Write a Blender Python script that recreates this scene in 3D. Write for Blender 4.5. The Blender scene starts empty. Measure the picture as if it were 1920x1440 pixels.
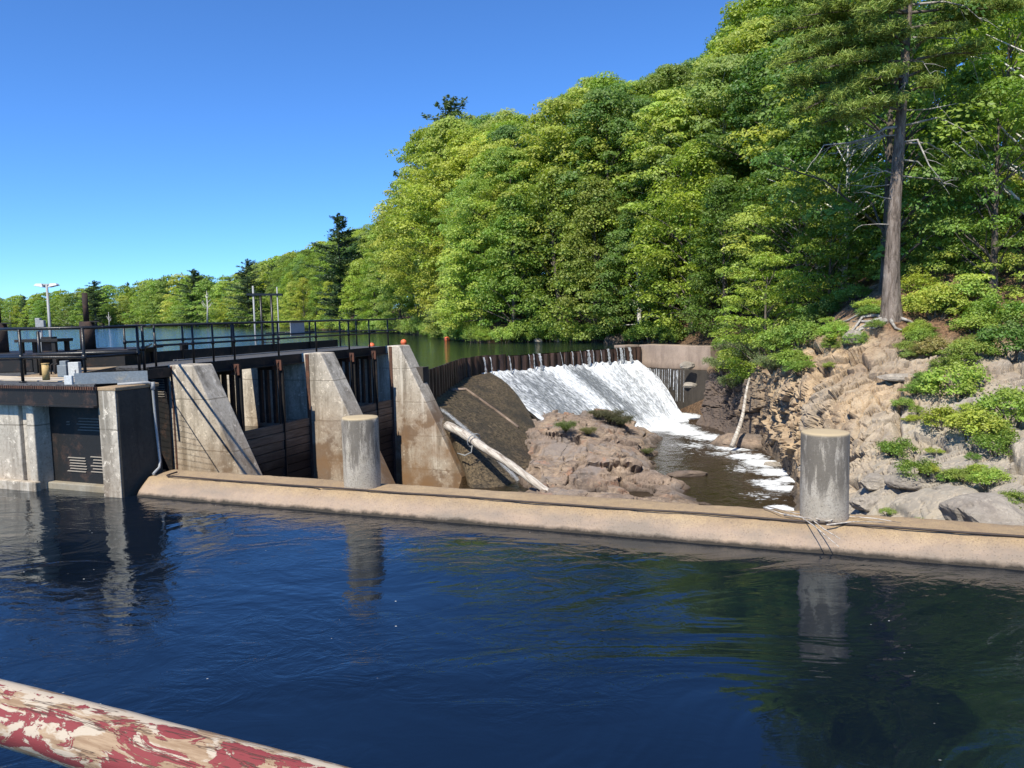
import bpy, math, random
import numpy as np
from mathutils import Vector, Matrix
random.seed(7)
SC = bpy.context.scene
R_ = math.radians
# ------------------------------------------------------------------ camera
FPX = 1440.0
PITCH, ROLL = R_(5.16), R_(1.2)
f_ = Vector((0, math.cos(PITCH), -math.sin(PITCH)))
r0 = Vector((1, 0, 0)); u0 = Vector((0, math.sin(PITCH), math.cos(PITCH)))
r_ = r0*math.cos(ROLL) - u0*math.sin(ROLL)
u_ = u0*math.cos(ROLL) + r0*math.sin(ROLL)
cam_d = bpy.data.cameras.new('camera'); cam = bpy.data.objects.new('camera', cam_d)
SC.collection.objects.link(cam)
cam_d.sensor_width = 36; cam_d.lens = 27; cam_d.clip_start = .05; cam_d.clip_end = 6000
M = Matrix((r_, u_, -f_)).transposed().to_4x4()
cam.matrix_world = M
SC.camera = cam
# ------------------------------------------------------------------ world, sun, exposure
SUN = Vector((-.46*.62, -.888*.62, .78)).normalized()
w = bpy.data.worlds.new('World'); SC.world = w; w.use_nodes = True
nt = w.node_tree; nt.nodes.clear()
sky = nt.nodes.new('ShaderNodeTexSky'); sky.sky_type = 'NISHITA'; sky.sun_disc = False
sky.sun_elevation = math.asin(SUN.z); sky.sun_rotation = math.atan2(SUN.x, SUN.y)
sky.altitude = 2500; sky.air_density = 1.0; sky.dust_density = 0.0; sky.ozone_density = 10.0
bg = nt.nodes.new('ShaderNodeBackground'); bg.inputs[1].default_value = .128
wo = nt.nodes.new('ShaderNodeOutputWorld')
wb = nt.nodes.new('ShaderNodeMix'); wb.data_type = 'RGBA'; wb.blend_type = 'MULTIPLY'; wb.inputs[0].default_value = 1; wb.inputs[7].default_value = (.76, 1.03, 1.22, 1)
nt.links.new(sky.outputs[0], wb.inputs[6]); nt.links.new(wb.outputs[2], bg.inputs[0]); nt.links.new(bg.outputs[0], wo.inputs[0])
sl = bpy.data.lights.new('sun', 'SUN'); sl.energy = 5.0; sl.angle = R_(.5); sl.color = (1, .94, .82)
so = bpy.data.objects.new('sun', sl); SC.collection.objects.link(so)
so.rotation_euler = SUN.to_track_quat('Z', 'Y').to_euler(); so.location = (-20, -20, 40)
SC.view_settings.view_transform = 'Standard'; SC.view_settings.look = 'None'
SC.view_settings.gamma = 1; SC.view_settings.exposure = 0.48
SC.cycles.max_bounces = 6; SC.cycles.diffuse_bounces = 3; SC.cycles.transparent_max_bounces = 6
SC.cycles.use_denoising = True

# ------------------------------------------------------------------ levels (eye height is z = 0)
LAKE, DECK, CANAL, WTOP, RIV = -2.25, -1.15, -3.3, -2.98, -6.2
u = Vector((.36, .933, 0)).normalized()      # along the dam, away from the camera
v = Vector((.933, -.36, 0)).normalized()     # downstream
UP = Vector((0, 0, 1))

def ray(px, py):
    return (f_ + r_*((px-960)/FPX) + u_*((720-py)/FPX))
def at(px, py, z):
    d = ray(px, py); return d*(z/d.z)
def atY(px, py, Y):
    d = ray(px, py); return d*(Y/d.y)
def proj(p):
    p = Vector(p); k = p.dot(f_)
    return 960+FPX*p.dot(r_)/k, 720-FPX*p.dot(u_)/k
# ------------------------------------------------------------------ numpy noise
def _h(ix, iy, iz, s):
    n = (ix.astype(np.int64)*73856093) ^ (iy.astype(np.int64)*19349663) ^ (iz.astype(np.int64)*83492791) ^ (s*2654435761 & 0x7fffffff)
    n = (n ^ (n >> 13))*1274126177 & 0xffffffff
    n = (n ^ (n >> 16))*2246822519 & 0xffffffff
    n = n ^ (n >> 15)
    return (n & 0xffffff)/float(0xffffff)
def vnoise(p, s=0):
    i = np.floor(p); f = p-i; f = f*f*(3-2*f); i = i.astype(np.int64); r = 0
    for a in (0, 1):
        for b in (0, 1):
            for c in (0, 1):
                wgt = (f[:, 0] if a else 1-f[:, 0])*(f[:, 1] if b else 1-f[:, 1])*(f[:, 2] if c else 1-f[:, 2])
                r = r+wgt*_h(i[:, 0]+a, i[:, 1]+b, i[:, 2]+c, s)
    return r*2-1
def fbm(p, o=4, s=0):
    r = 0; a = 1; t = 0
    for k in range(o):
        r = r+a*vnoise(p*(2.03**k)+k*7.3, s+k); t += a; a *= .5
    return r/t
def facet(p, s=0, tilt=.5, ow=1.):
    """blocky fractured relief: per-cell offset + tilted plane, and the gap to the cell border"""
    i = np.floor(p).astype(np.int64); n = len(p)
    d1 = np.full(n, 9.); d2 = np.full(n, 9.); o = np.zeros(n); pl = np.zeros(n)
    for a in (-1, 0, 1):
        for b in (-1, 0, 1):
            for c in (-1, 0, 1):
                cx, cy, cz = i[:, 0]+a, i[:, 1]+b, i[:, 2]+c
                q = np.stack([cx+_h(cx, cy, cz, s+1), cy+_h(cx, cy, cz, s+2), cz+_h(cx, cy, cz, s+3)], 1)
                dv = p-q; d = np.abs(dv).max(1)*.5+np.sqrt((dv**2).sum(1))*.5
                t = np.stack([_h(cx, cy, cz, s+4), _h(cx, cy, cz, s+5), _h(cx, cy, cz, s+6)], 1)*2-1
                new = d < d1
                d2 = np.where(new, d1, np.minimum(d2, d))
                o = np.where(new, _h(cx, cy, cz, s+7)*2-1, o)
                pl = np.where(new, (t*dv).sum(1)*tilt*2, pl)
                d1 = np.where(new, d, d1)
    return o*ow+pl, d2-d1
# ------------------------------------------------------------------ mesh helpers
def link(o, parent=None):
    SC.collection.objects.link(o)
    if parent: o.parent = parent
    return o
def tag(o, label=None, cat=None, group=None, kind=None):
    if label: o['label'] = label
    if cat: o['category'] = cat
    if group: o['group'] = group
    if kind: o['kind'] = kind
    return o
def empty(name, loc, label, cat, group=None):
    o = bpy.data.objects.new(name, None); link(o); o.location = loc; o.empty_display_size = .3
    return tag(o, label, cat, group)
class MB:
    def __init__(s): s.v = []; s.f = []; s.sm = []
    def add(s, vs, fs, smooth=False):
        k = len(s.v); s.v += [tuple(x) for x in vs]; s.f += [tuple(i+k for i in f) for f in fs]; s.sm += [smooth]*len(fs); return s
    def box(s, c, x, y, z):      # centre and three half-axis vectors
        c = Vector(c); vs = [c+x*a+y*b+z*d for a in (-1, 1) for b in (-1, 1) for d in (-1, 1)]
        return s.add(vs, [(0, 1, 3, 2), (4, 6, 7, 5), (0, 4, 5, 1), (2, 3, 7, 6), (0, 2, 6, 4), (1, 5, 7, 3)])
    def slab(s, p0, p1, z0, z1, half):   # upright board between two plan points
        p0 = Vector((p0[0], p0[1], 0)); p1 = Vector((p1[0], p1[1], 0)); d = (p1-p0); n = Vector((-d.y, d.x, 0)).normalized()
        return s.box((p0+p1)/2+UP*(z0+z1)/2, d/2, n*half, UP*(z1-z0)/2)
    def prism(s, poly, ext):
        n = len(poly); ext = Vector(ext); vs = [Vector(p) for p in poly]+[Vector(p)+ext for p in poly]
        return s.add(vs, [tuple(range(n)), tuple(range(2*n-1, n-1, -1))]+[(i, i+n, (i+1) % n+n, (i+1) % n) for i in range(n)])
    def tube(s, pts, rad, seg=8, cap=True):
        pts = [Vector(p) for p in pts]; n = len(pts)
        if not hasattr(rad, '__len__'): rad = [rad]*n
        vs = []; ref = None
        for i, p in enumerate(pts):
            t = (pts[min(i+1, n-1)]-pts[max(i-1, 0)]).normalized()
            if ref is None: ref = t.orthogonal().normalized()
            ref = (ref-t*ref.dot(t)).normalized(); b = t.cross(ref)
            vs += [p+(ref*math.cos(a)+b*math.sin(a))*rad[i] for a in (2*math.pi*k/seg for k in range(seg))]
        fs = [(i*seg+k, i*seg+(k+1) % seg, (i+1)*seg+(k+1) % seg, (i+1)*seg+k) for i in range(n-1) for k in range(seg)]
        s.add(vs, fs, True)
        if cap: s.add([], []); k = len(s.v)-len(vs); s.f += [tuple(k+i for i in range(seg-1, -1, -1)), tuple(k+(n-1)*seg+i for i in range(seg))]; s.sm += [False, False]
        return s
    def build(s, name, mat, parent=None, bevel=0, org=None):
        me = bpy.data.meshes.new(name)
        if parent is not None:
            off = Vector((0, 0, 0)); q = parent
            while q is not None: off = off+q.location; q = q.parent
        elif org is not None: off = Vector(org)
        else:
            a = np.array(s.v); off = Vector(((a[:, 0].min()+a[:, 0].max())/2, (a[:, 1].min()+a[:, 1].max())/2, a[:, 2].min()))
        me.from_pydata([tuple(Vector(p)-off) for p in s.v], [], s.f); me.polygons.foreach_set('use_smooth', s.sm)
        me.materials.append(mat); me.update()
        o = bpy.data.objects.new(name, me); link(o, parent)
        if parent is None: o.location = off
        if bevel:
            b = o.modifiers.new('edge', 'BEVEL'); b.width = bevel; b.segments = 2; b.limit_method = 'ANGLE'; b.angle_limit = R_(40)
        return o
def np_mesh(name, V, F, mat, smooth=False, cols=None, uv=None):
    """V (n,3), F (m,4) or (m,3)"""
    me = bpy.data.meshes.new(name); n, m, k = len(V), len(F), F.shape[1]
    me.vertices.add(n); me.vertices.foreach_set('co', np.asarray(V, np.float32).ravel())
    me.loops.add(m*k); me.loops.foreach_set('vertex_index', F.astype(np.int32).ravel())
    me.polygons.add(m); me.polygons.foreach_set('loop_start', np.arange(0, m*k, k, dtype=np.int32)); me.polygons.foreach_set('loop_total', np.full(m, k, np.int32))
    me.polygons.foreach_set('use_smooth', np.full(m, smooth))
    me.update(calc_edges=True)
    if cols:
        for nm, c in cols.items():
            a = me.attributes.new(nm, 'FLOAT', 'POINT'); a.data.foreach_set('value', np.asarray(c, np.float32))
    if uv is not None:
        for nm, c in zip(('uu', 'vv'), (uv[:, 0], uv[:, 1])):
            a = me.attributes.new(nm, 'FLOAT', 'POINT'); a.data.foreach_set('value', np.asarray(c, np.float32))
    me.materials.append(mat); return me
def grid_faces(nu, nv):
    i = np.arange(nu-1)[:, None]*nv+np.arange(nv-1)[None]
    return np.stack([i, i+nv, i+nv+1, i+1], -1).reshape(-1, 4)
def grid_normals(P):     # P (nu,nv,3)
    du = np.gradient(P, axis=0); dv = np.gradient(P, axis=1); n = np.cross(du, dv); return n/(np.linalg.norm(n, axis=2, keepdims=True)+1e-9)
def add_mesh(name, me, parent=None, loc=None):
    o = bpy.data.objects.new(name, me); link(o, parent)
    if loc is not None: o.location = loc
    return o
# ------------------------------------------------------------------ material helpers
class NT:
    def __init__(s, name):
        s.m = bpy.data.materials.new(name); s.m.use_nodes = True; s.t = s.m.node_tree; s.t.nodes.clear()
        s.out = s.t.nodes.new('ShaderNodeOutputMaterial')
        s.tc = s.t.nodes.new('ShaderNodeNewGeometry').outputs['Position']
    def n(s, typ, ins=None, **kw):
        x = s.t.nodes.new('ShaderNode'+typ)
        for k, val in kw.items(): setattr(x, k, val)
        for k, val in (ins or {}).items():
            if isinstance(val, bpy.types.NodeSocket): s.t.links.new(val, x.inputs[k])
            else: x.inputs[k].default_value = val
        return x
    def mapp(s, scale=(1, 1, 1), rot=(0, 0, 0), src=None):
        return s.n('Mapping', {0: src or s.tc, 'Scale': scale, 'Rotation': rot}).outputs[0]
    def noise(s, scale, detail=5, rough=.6, vec=None, dist=0):
        return s.n('TexNoise', {'Vector': vec or s.tc, 'Scale': scale, 'Detail': detail, 'Roughness': rough, 'Distortion': dist}).outputs[0]
    def vor(s, scale, vec=None, feature='F1', out=0):
        return s.n('TexVoronoi', {'Vector': vec or s.tc, 'Scale': scale}, feature=feature).outputs[out]
    def ramp(s, fac, stops, interp='LINEAR'):
        x = s.t.nodes.new('ShaderNodeValToRGB'); x.color_ramp.interpolation = interp; e = x.color_ramp.elements
        while len(e) < len(stops): e.new(.5)
        for i, (p, c) in enumerate(stops):
            e[i].position = p; e[i].color = (*c, 1) if hasattr(c, '__len__') else (c, c, c, 1)
        s.t.links.new(fac, x.inputs[0]); return x.outputs[0]
    def mix(s, fac, a, b, mode='MIX'):
        x = s.t.nodes.new('ShaderNodeMix'); x.data_type = 'RGBA'; x.blend_type = mode; x.clamp_factor = True
        for k, val in ((0, fac), (6, a), (7, b)):
            if isinstance(val, bpy.types.NodeSocket): s.t.links.new(val, x.inputs[k])
            elif k == 0: x.inputs[k].default_value = val
            else: x.inputs[k].default_value = (*val, 1)
        return x.outputs[2]
    def math(s, op, a, b=0.0, clamp=False):
        return s.n('Math', {0: a, 1: b}, operation=op, use_clamp=clamp).outputs[0]
    def attr(s, name): return s.n('Attribute', attribute_name=name).outputs['Fac']
    def z(s):
        return s.n('SeparateXYZ', {0: s.tc}).outputs[2]
    def rng(s, val, a, b, c=0., d=1.):
        return s.n('MapRange', {0: val, 1: a, 2: b, 3: c, 4: d}).outputs[0]
    def bump(s, h, strength=.5, dist=.02, nrm=None):
        i = {'Height': h, 'Strength': strength, 'Distance': dist}
        if nrm: i['Normal'] = nrm
        return s.n('Bump', i).outputs[0]
    def pbr(s, col, rough=.8, bump=None, metal=0, spec=.4, **kw):
        i = {'Base Color': col if isinstance(col, bpy.types.NodeSocket) else (*col, 1), 'Roughness': rough, 'Metallic': metal, 'Specular IOR Level': spec}
        if bump: i['Normal'] = bump
        i.update(kw); p = s.n('BsdfPrincipled', i); s.t.links.new(p.outputs[0], s.out.inputs[0]); return s.m

def concrete(name, base, dark, stain=None, streak=.6, zlow=None, zhigh=None, pits=0., lichen=0., sc=1., darkamt=.55):
    k = NT(name)
    st = k.noise(1.4*sc, 6, .65, k.mapp((1.6, 1.6, .22))); bl = k.noise(.9*sc, 7, .7); fi = k.noise(14*sc, 6, .75)
    c = k.mix(k.ramp(bl, [(.35, 0), (.65, 1)]), tuple(x*.78 for x in base), tuple(x*1.12 for x in base))
    c = k.mix(k.math('MULTIPLY', k.ramp(st, [(.48, 0), (.62, 1)]), streak), c, dark)
    c = k.mix(k.math('MULTIPLY', k.ramp(fi, [(.5, 0), (.62, 1)]), darkamt*.6), c, dark)
    c = k.mix(k.math('MULTIPLY', k.ramp(k.noise(5*sc, 8, .8), [(.56, 0), (.64, 1)]), lichen), c, tuple(min(1, x*1.7) for x in base))
    if name.startswith('pier'):
        jz = k.math('ABSOLUTE', k.math('SUBTRACT', k.math('FRACT', k.math('DIVIDE', k.math('ADD', k.z(), k.math('MULTIPLY', k.noise(1.5, 3), .05)), 1.32)), .5)); c = k.mix(k.ramp(jz, [(.006, .75), (.014, 0)]), c, dark)
        wv_ = k.ramp(k.noise(1.1, 5, .7, k.mapp((2.2, 2.2, .06))), [(.6, 0), (.66, .8)]); c = k.mix(wv_, c, (.62, .57, .48))
    if stain:
        zz = k.rng(k.z(), zhigh, zlow)
        if name.startswith('pier'): c = k.mix(k.math('MULTIPLY', k.rng(k.z(), -2.9, -4.0), k.ramp(k.noise(.85, 5, .6), [(.5, 0), (.56, .8)])), c, (.10, .065, .045))
        m_ = k.math('MULTIPLY', zz, k.ramp(k.noise(.7*sc, 6, .65), [(.35, .25), (.6, 1)]), True)
        c = k.mix(m_, c, stain)
    pit = k.ramp(k.vor(22*sc), [(.05, 0), (.22, 1)])
    hh = k.math('ADD', k.math('MULTIPLY', fi, .6), k.math('MULTIPLY', k.noise(60*sc, 3, .6), .3))
    if pits:
        pm = k.ramp(k.noise(3*sc, 3), [(.5, 0), (.6, 1)])
        hh = k.math('ADD', hh, k.math('MULTIPLY', k.math('MULTIPLY', k.math('SUBTRACT', pit, 1.), pm), pits*.6))
        c = k.mix(k.math('MULTIPLY', k.math('SUBTRACT', 1., pit), k.math('MULTIPLY', pm, .5)), c, dark)
    return k.pbr(c, .9, k.bump(hh, .5, .012))

MC = {}
MC['pier'] = concrete('pier_concrete', (.50, .445, .36), (.14, .12, .09), (.2, .115, .055), zlow=-5.0, zhigh=-2.2, lichen=.8, streak=.75, darkamt=.7)
MC['pier_dark'] = concrete('dark_stained_concrete', (.055, .048, .038), (.02, .018, .015), lichen=.4, pits=.6)
MC['pier_side'] = concrete('side_concrete', (.34, .32, .27), (.12, .11, .09), (.22, .17, .1), zlow=-3.4, zhigh=-2.4, lichen=.4)
MC['wall'] = None
k = NT('sandy_wall_concrete')
bl = k.noise(.8, 6, .7); fi = k.noise(18, 6, .8)
c = k.mix(k.ramp(bl, [(.35, 0), (.65, 1)]), (.325, .225, .125), (.42, .305, .175))
c = k.mix(k.ramp(k.noise(55, 4, .85), [(.4, .5), (.55, 0)]), c, (.17, .12, .075)); c = k.mix(k.ramp(k.noise(4, 7, .8), [(.44, .4), (.54, 0)]), c, (.22, .16, .11))
c = k.mix(k.ramp(k.vor(9, k.mapp((1, 1, 1.6))), [(.04, .8), (.12, 0)]), c, (.12, .085, .06))
pk = k.rng(k.z(), -3.02, -3.14); c = k.mix(k.math('MULTIPLY', pk, .55), c, (.34, .26, .21))
gs = k.math('MULTIPLY', k.rng(k.z(), -2.99, -3.1), k.ramp(k.noise(.55, 5, .6, k.mapp((1, 1, 3))), [(.46, 0), (.6, .8)]))
c = k.mix(gs, c, (.2, .165, .13))
wl = k.math('ADD', k.z(), k.math('MULTIPLY', k.noise(6, 4), .09)); c = k.mix(k.rng(wl, -3.175, -3.23), c, (.035, .028, .02))
hh = k.math('ADD', k.math('MULTIPLY', fi, .7), k.math('MULTIPLY', k.ramp(k.vor(30), [(.05, 0), (.3, 1)]), .5))
MC['wall'] = k.pbr(c, .9, k.bump(hh, .8, .022))
k = NT('bollard_concrete')
oz = k.n('SeparateXYZ', {0: k.n('TexCoord').outputs['Object']}).outputs[2]
st = k.noise(5, 7, .75, k.mapp((1.3, 1.3, .22))); fi = k.noise(38, 6, .8); bl = k.noise(2.2, 6, .7)
c = k.mix(k.ramp(bl, [(.38, 0), (.62, 1)]), (.33, .285, .22), (.42, .37, .3))
dm = k.math('MULTIPLY', k.ramp(k.math('ADD', st, k.math('MULTIPLY', k.rng(oz, .3, 1.1), .10)), [(.5, 0), (.6, 1)]), k.rng(k.math('ADD', oz, k.math('MULTIPLY', bl, .5)), .45, .75))
c = k.mix(k.math('MULTIPLY', dm, .8), c, (.10, .085, .068)); c = k.mix(k.ramp(fi, [(.38, .75), (.5, 0)]), c, (.13, .11, .085)); c = k.mix(k.ramp(k.noise(26, 5, .8), [(.6, 0), (.68, .35)]), c, (.5, .45, .38))
pit = k.ramp(k.vor(24), [(.06, 0), (.16, 1)]); c = k.mix(k.ramp(k.vor(24), [(.06, .8), (.13, 0)]), c, (.06, .05, .04)); tp_ = k.rng(oz, 1.2, 1.235); c = k.mix(tp_, c, (.42, .33, .2))
MC['bollard'] = k.pbr(c, .95, k.bump(k.math('ADD', fi, k.math('MULTIPLY', pit, .6)), .6, .008))
MC['abut'] = concrete('abutment_concrete', (.34, .26, .2), (.15, .11, .085), (.1, .07, .05), zlow=-3.7, zhigh=-3.2, streak=.4)
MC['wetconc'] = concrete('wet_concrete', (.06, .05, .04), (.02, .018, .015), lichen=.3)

def metal(name, base, rust, amt=.5, rough=.6, wear=0):
    k = NT(name); n1 = k.noise(3.5, 8, .75); n2 = k.noise(30, 4, .7)
    c = k.mix(k.ramp(n1, [(.62-.3*amt, 0), (.72-.2*amt, 1)]), base, rust)
    c = k.mix(k.ramp(n2, [(.45, .35), (.6, 0)]), c, tuple(x*.5 for x in base))
    if wear: c = k.mix(k.ramp(k.noise(9, 5, .8), [(.66, 0), (.7, wear)]), c, (.55, .55, .52))
    return k.pbr(c, rough, k.bump(k.math('ADD', n1, n2), .35, .01))
MC['rail'] = metal('black_rail_paint', (.012, .013, .014), (.05, .035, .03), .15, .35, wear=.7)
MC['beam'] = metal('black_steel', (.012, .012, .012), (.06, .035, .025), .35, .65)
MC['rust'] = metal('rusty_steel', (.085, .045, .032), (.17, .075, .042), .5, .9)
MC['dkrust'] = metal('dark_rusty_steel', (.03, .02, .016), (.08, .045, .03), .5, .85)
MC['orange_rust'] = metal('orange_rust', (.13, .055, .035), (.07, .035, .025), .5, .9)
MC['galv'] = metal('grey_metal', (.33, .34, .34), (.2, .19, .17), .25, .5)
MC['bluegrey'] = metal('bluegrey_paint', (.19, .225, .25), (.3, .29, .25), .3, .6)
MC['whitebox'] = metal('pale_painted_metal', (.55, .57, .56), (.35, .34, .3), .1, .5)
MC['yellowpipe'] = metal('yellow_pipe_paint', (.5, .34, .13), (.3, .2, .1), .2, .6)
MC['signgrey'] = metal('sign_back', (.42, .43, .45), (.36, .36, .36), .2, .5)
MC['pile'] = None
k = NT('sheet_pile_steel')
st = k.noise(3, 6, .7, k.mapp((1, 1, .12)))
c = k.mix(k.ramp(st, [(.42, 0), (.62, 1)]), (.018, .011, .008), (.075, .042, .03)); c = k.mix(k.ramp(k.noise(6, 4, .6, k.mapp((1, 1, .1))), [(.6, 0), (.68, .7)]), c, (.2, .115, .08))
MC['pile'] = k.pbr(c, .5, k.bump(k.noise(12), .5, .03))
k = NT('timber_boards')
st = k.noise(2.5, 6, .7, k.mapp((.6, .6, 8))); c = k.mix(k.ramp(st, [(.35, 0), (.65, 1)]), (.09, .06, .04), (.2, .145, .1))
zz = k.math('ADD', k.z(), k.math('MULTIPLY', k.noise(1.2, 4), .8)); c = k.mix(k.rng(zz, -3.4, -4.1), c, (.012, .008, .006))
MC['timber'] = k.pbr(c, .85, k.bump(st, .6, .03))
k = NT('deck_boards')
st = k.noise(3, 6, .7, k.mapp((3, .5, 1), (0, 0, .37))); c = k.mix(k.ramp(st, [(.35, 0), (.65, 1)]), (.42, .34, .24), (.58, .5, .38)); MC['deckwood'] = k.pbr(c, .85)
k = NT('dark_grating'); MC['grate'] = k.pbr(k.mix(k.ramp(k.noise(20), [(.4, 0), (.6, 1)]), (.035, .035, .037), (.1, .1, .1)), .8)
k = NT('black_rubber'); MC['hose'] = k.pbr(k.mix(k.noise(8), (.022, .015, .012), (.06, .04, .03)), .6)
k = NT('orange_plastic'); MC['buoy'] = k.pbr(k.mix(k.ramp(k.noise(3), [(.4, 0), (.6, 1)]), (.75, .16, .06), (.6, .12, .05)), .5)
# water
def water(name, base, r=.04, bumps=((.5, .35, .25, 5),), rot=0, extra=None, dist=1.5, vary=None):
    k = NT(name); nrm = None
    for sc, st, di, det in bumps:
        nrm = k.bump(k.noise(sc, det, .55, k.mapp((1, 1.9, 1), (0, 0, rot)), dist), st, di, nrm)
        if vary:
            pass
    m_ = k.pbr(base, r, nrm, spec=.8, IOR=1.33, **{'Specular Tint': (.6, .88, 1., 1)})
    return m_
MC['lake'] = water('lake_water', (.004, .010, .012), .05, ((.35, .55, .14, 3), (2.2, .6, .06, 4)))
k = NT('canal_water')
wv = k.mapp((1, 1.5, 1), (0, 0, -.45)); big = k.noise(.32, 3, .5, wv, 2.2); mid = k.noise(1.5, 4, .6, wv, 2.0); sm = k.noise(6, 3, .55, wv, .8)
ms = k.ramp(k.noise(.28, 2, .5, None, 1.0), [(.38, .12), (.62, 1)])
h = k.math('ADD', k.math('MULTIPLY', big, .8), k.math('ADD', k.math('MULTIPLY', k.math('MULTIPLY', mid, .36), ms), k.math('MULTIPLY', k.math('MULTIPLY', sm, .10), ms)))
bub = k.ramp(k.vor(3.6, k.mapp((1, 1.3, .01))), [(.03, 1), (.045, 0)]); bmask = k.ramp(k.noise(.35, 3), [(.52, 0), (.6, 1)])
foam = k.math('MULTIPLY', bub, bmask)
c = k.mix(foam, (.003, .006, .012), (.55, .55, .5))
MC['canal'] = k.pbr(c, k.rng(foam, 0, 1, .035, .6), k.bump(h, .5, .085), spec=1.0, IOR=1.42, **{'Specular Tint': (.42, .8, 1., 1)})
k = NT('river_water')
fm = k.attr('foam'); fn = k.math('ADD', k.math('MULTIPLY', k.noise(3.2, 9, .82, k.mapp((1, 1, 1)), 1.6), 1.1), k.math('MULTIPLY', k.vor(3.5), -.25))
foam = k.ramp(k.math('ADD', fn, k.math('SUBTRACT', k.math('MULTIPLY', fm, 1.0), .95)), [(.0, 0), (.05, .35), (.22, 1)])
c = k.mix(foam, (.022, .014, .007), (.7, .72, .73))
MC['river'] = k.pbr(c, k.rng(foam, 0, 1, .06, .8), k.bump(k.noise(3.5, 5, .6, None, 1), .5, .07), spec=.5, IOR=1.33)
def cascade(name, dens, uvs=(1.1, .16)):
    k = NT(name); vec = k.n('CombineXYZ', {0: k.math('MULTIPLY', k.attr('uu'), uvs[0]), 1: k.math('MULTIPLY', k.attr('vv'), uvs[1]), 2: 0.}).outputs[0]
    a = k.noise(.9, 4, .6, vec); b = k.noise(4.2, 7, .8, k.n('CombineXYZ', {0: k.math('MULTIPLY', k.attr('uu'), uvs[0]), 1: k.math('MULTIPLY', k.attr('vv'), uvs[1]*2.4), 2: 0.}).outputs[0], .9); d = k.vor(9, k.n('CombineXYZ', {0: k.attr('uu'), 1: k.math('MULTIPLY', k.attr('vv'), .45), 2: 0.}).outputs[0], 'F1')
    m_ = k.math('ADD', k.math('ADD', k.math('MULTIPLY', a, .45), k.math('ADD', k.math('MULTIPLY', b, .8), k.math('MULTIPLY', k.noise(13, 6, .8, k.n('CombineXYZ', {0: k.math('MULTIPLY', k.attr('uu'), uvs[0]), 1: k.math('MULTIPLY', k.attr('vv'), uvs[1]*3), 2: 0.}).outputs[0], 1.2), .32))), k.math('MULTIPLY', d, .22))
    m_ = k.math('ADD', m_, k.math('MULTIPLY', k.attr('den'), .5))
    f2 = k.rng(m_, dens, dens+.26)
    c = k.mix(f2, (.17, .185, .2), (.74, .77, .8))
    return k.pbr(c, k.rng(f2, 0, 1, .25, .7), k.bump(k.math('ADD', b, k.math('MULTIPLY', d, .5)), .8, .12), spec=.5)
MC['fall'] = cascade('white_water', 1.10)
MC['trickle'] = cascade('thin_white_water', 1.0, (3, .5))
# wet streak on the apron
k = NT('wet_algae_apron')
gr = k.noise(9, 8, .9); c = k.mix(k.ramp(gr, [(.44, 0), (.57, 1)]), (.02, .015, .009), (.21, .155, .09))
c = k.mix(k.ramp(k.noise(.7, 5), [(.45, 0), (.62, .6)]), c, (.018, .018, .018))
w1 = k.attr('wet'); ws = k.noise(9, 6, .8, k.n('CombineXYZ', {0: k.math('MULTIPLY', k.attr('uu'), 4.), 1: k.math('MULTIPLY', k.attr('vv'), .5), 2: 0.}).outputs[0])
wm = k.ramp(k.math('ADD', ws, k.math('SUBTRACT', w1, .8)), [(.38, 0), (.56, .9)]); c = k.mix(wm, c, (.6, .63, .66))
MC['apron'] = k.pbr(c, .55, k.bump(gr, 1., .08), spec=.4)
# rock
def rock(name, cols, sc=1., lich=0., soil=False):
    k = NT(name); n1 = k.noise(.35*sc, 6, .65); n2 = k.noise(2.2*sc, 8, .75, None, .6); n3 = k.noise(16*sc, 6, .8)
    c = k.ramp(n1, [(.34, cols[0]), (.48, cols[1]), (.6, cols[2])])
    c = k.mix(k.ramp(n2, [(.38, .75), (.56, 0)]), c, cols[3]); c = k.mix(k.ramp(n3, [(.36, .5), (.52, 0)]), c, tuple(x*.45 for x in cols[1]))
    c = k.mix(k.ramp(k.noise(6*sc, 7, .8), [(.56, 0), (.68, .6)]), c, tuple(min(1, x*1.45) for x in cols[2]))
    if lich: c = k.mix(k.ramp(k.noise(4, 8, .8), [(.52, 0), (.62, lich)]), c, (.36, .38, .33))
    if soil:
        c = k.mix(k.attr('warm'), k.mix(.6, c, (.33, .32, .28)), c)
        wet = k.rng(k.math('ADD', k.z(), k.math('MULTIPLY', k.noise(1.5, 4), .7)), -4.9, -5.6)
        c = k.mix(k.math('MULTIPLY', wet, .75), c, (.05, .038, .03))
        dk = k.attr('dark'); c = k.mix(dk, c, k.mix(n2, (.075, .055, .042), (.16, .12, .095)))
        so_ = k.attr('soil'); lf = k.ramp(k.noise(11, 6, .8), [(.4, (.06, .035, .02)), (.52, (.17, .095, .05)), (.66, (.3, .19, .11))])
        c = k.mix(so_, c, lf)
    if name.startswith('river_slab'):
        c = k.mix(k.ramp(k.noise(.55, 5, .7, None, .4), [(.52, 0), (.6, .7)]), c, (.22, .19, .17)); c = k.mix(k.ramp(k.noise(.9, 6, .7, k.mapp((1, 1, 1), (0, 0, 1))), [(.58, 0), (.66, .55)]), c, (.38, .19, .11))
        c = k.mix(k.rng(k.math('ADD', k.z(), k.math('MULTIPLY', k.noise(2, 4), .4)), -5.75, -6.05), c, (.06, .045, .035))
    hh = k.math('ADD', k.math('MULTIPLY', n2, 1.), k.math('ADD', k.math('MULTIPLY', n3, .35), k.math('MULTIPLY', k.noise(60*sc, 3), .1)))
    return k.pbr(c, .85, k.bump(hh, .9, .07))
MC['bank'] = rock('bank_rock', [(.32, .245, .17), (.47, .34, .205), (.5, .375, .235), (.19, .125, .075)], lich=.25, soil=True)
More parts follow.
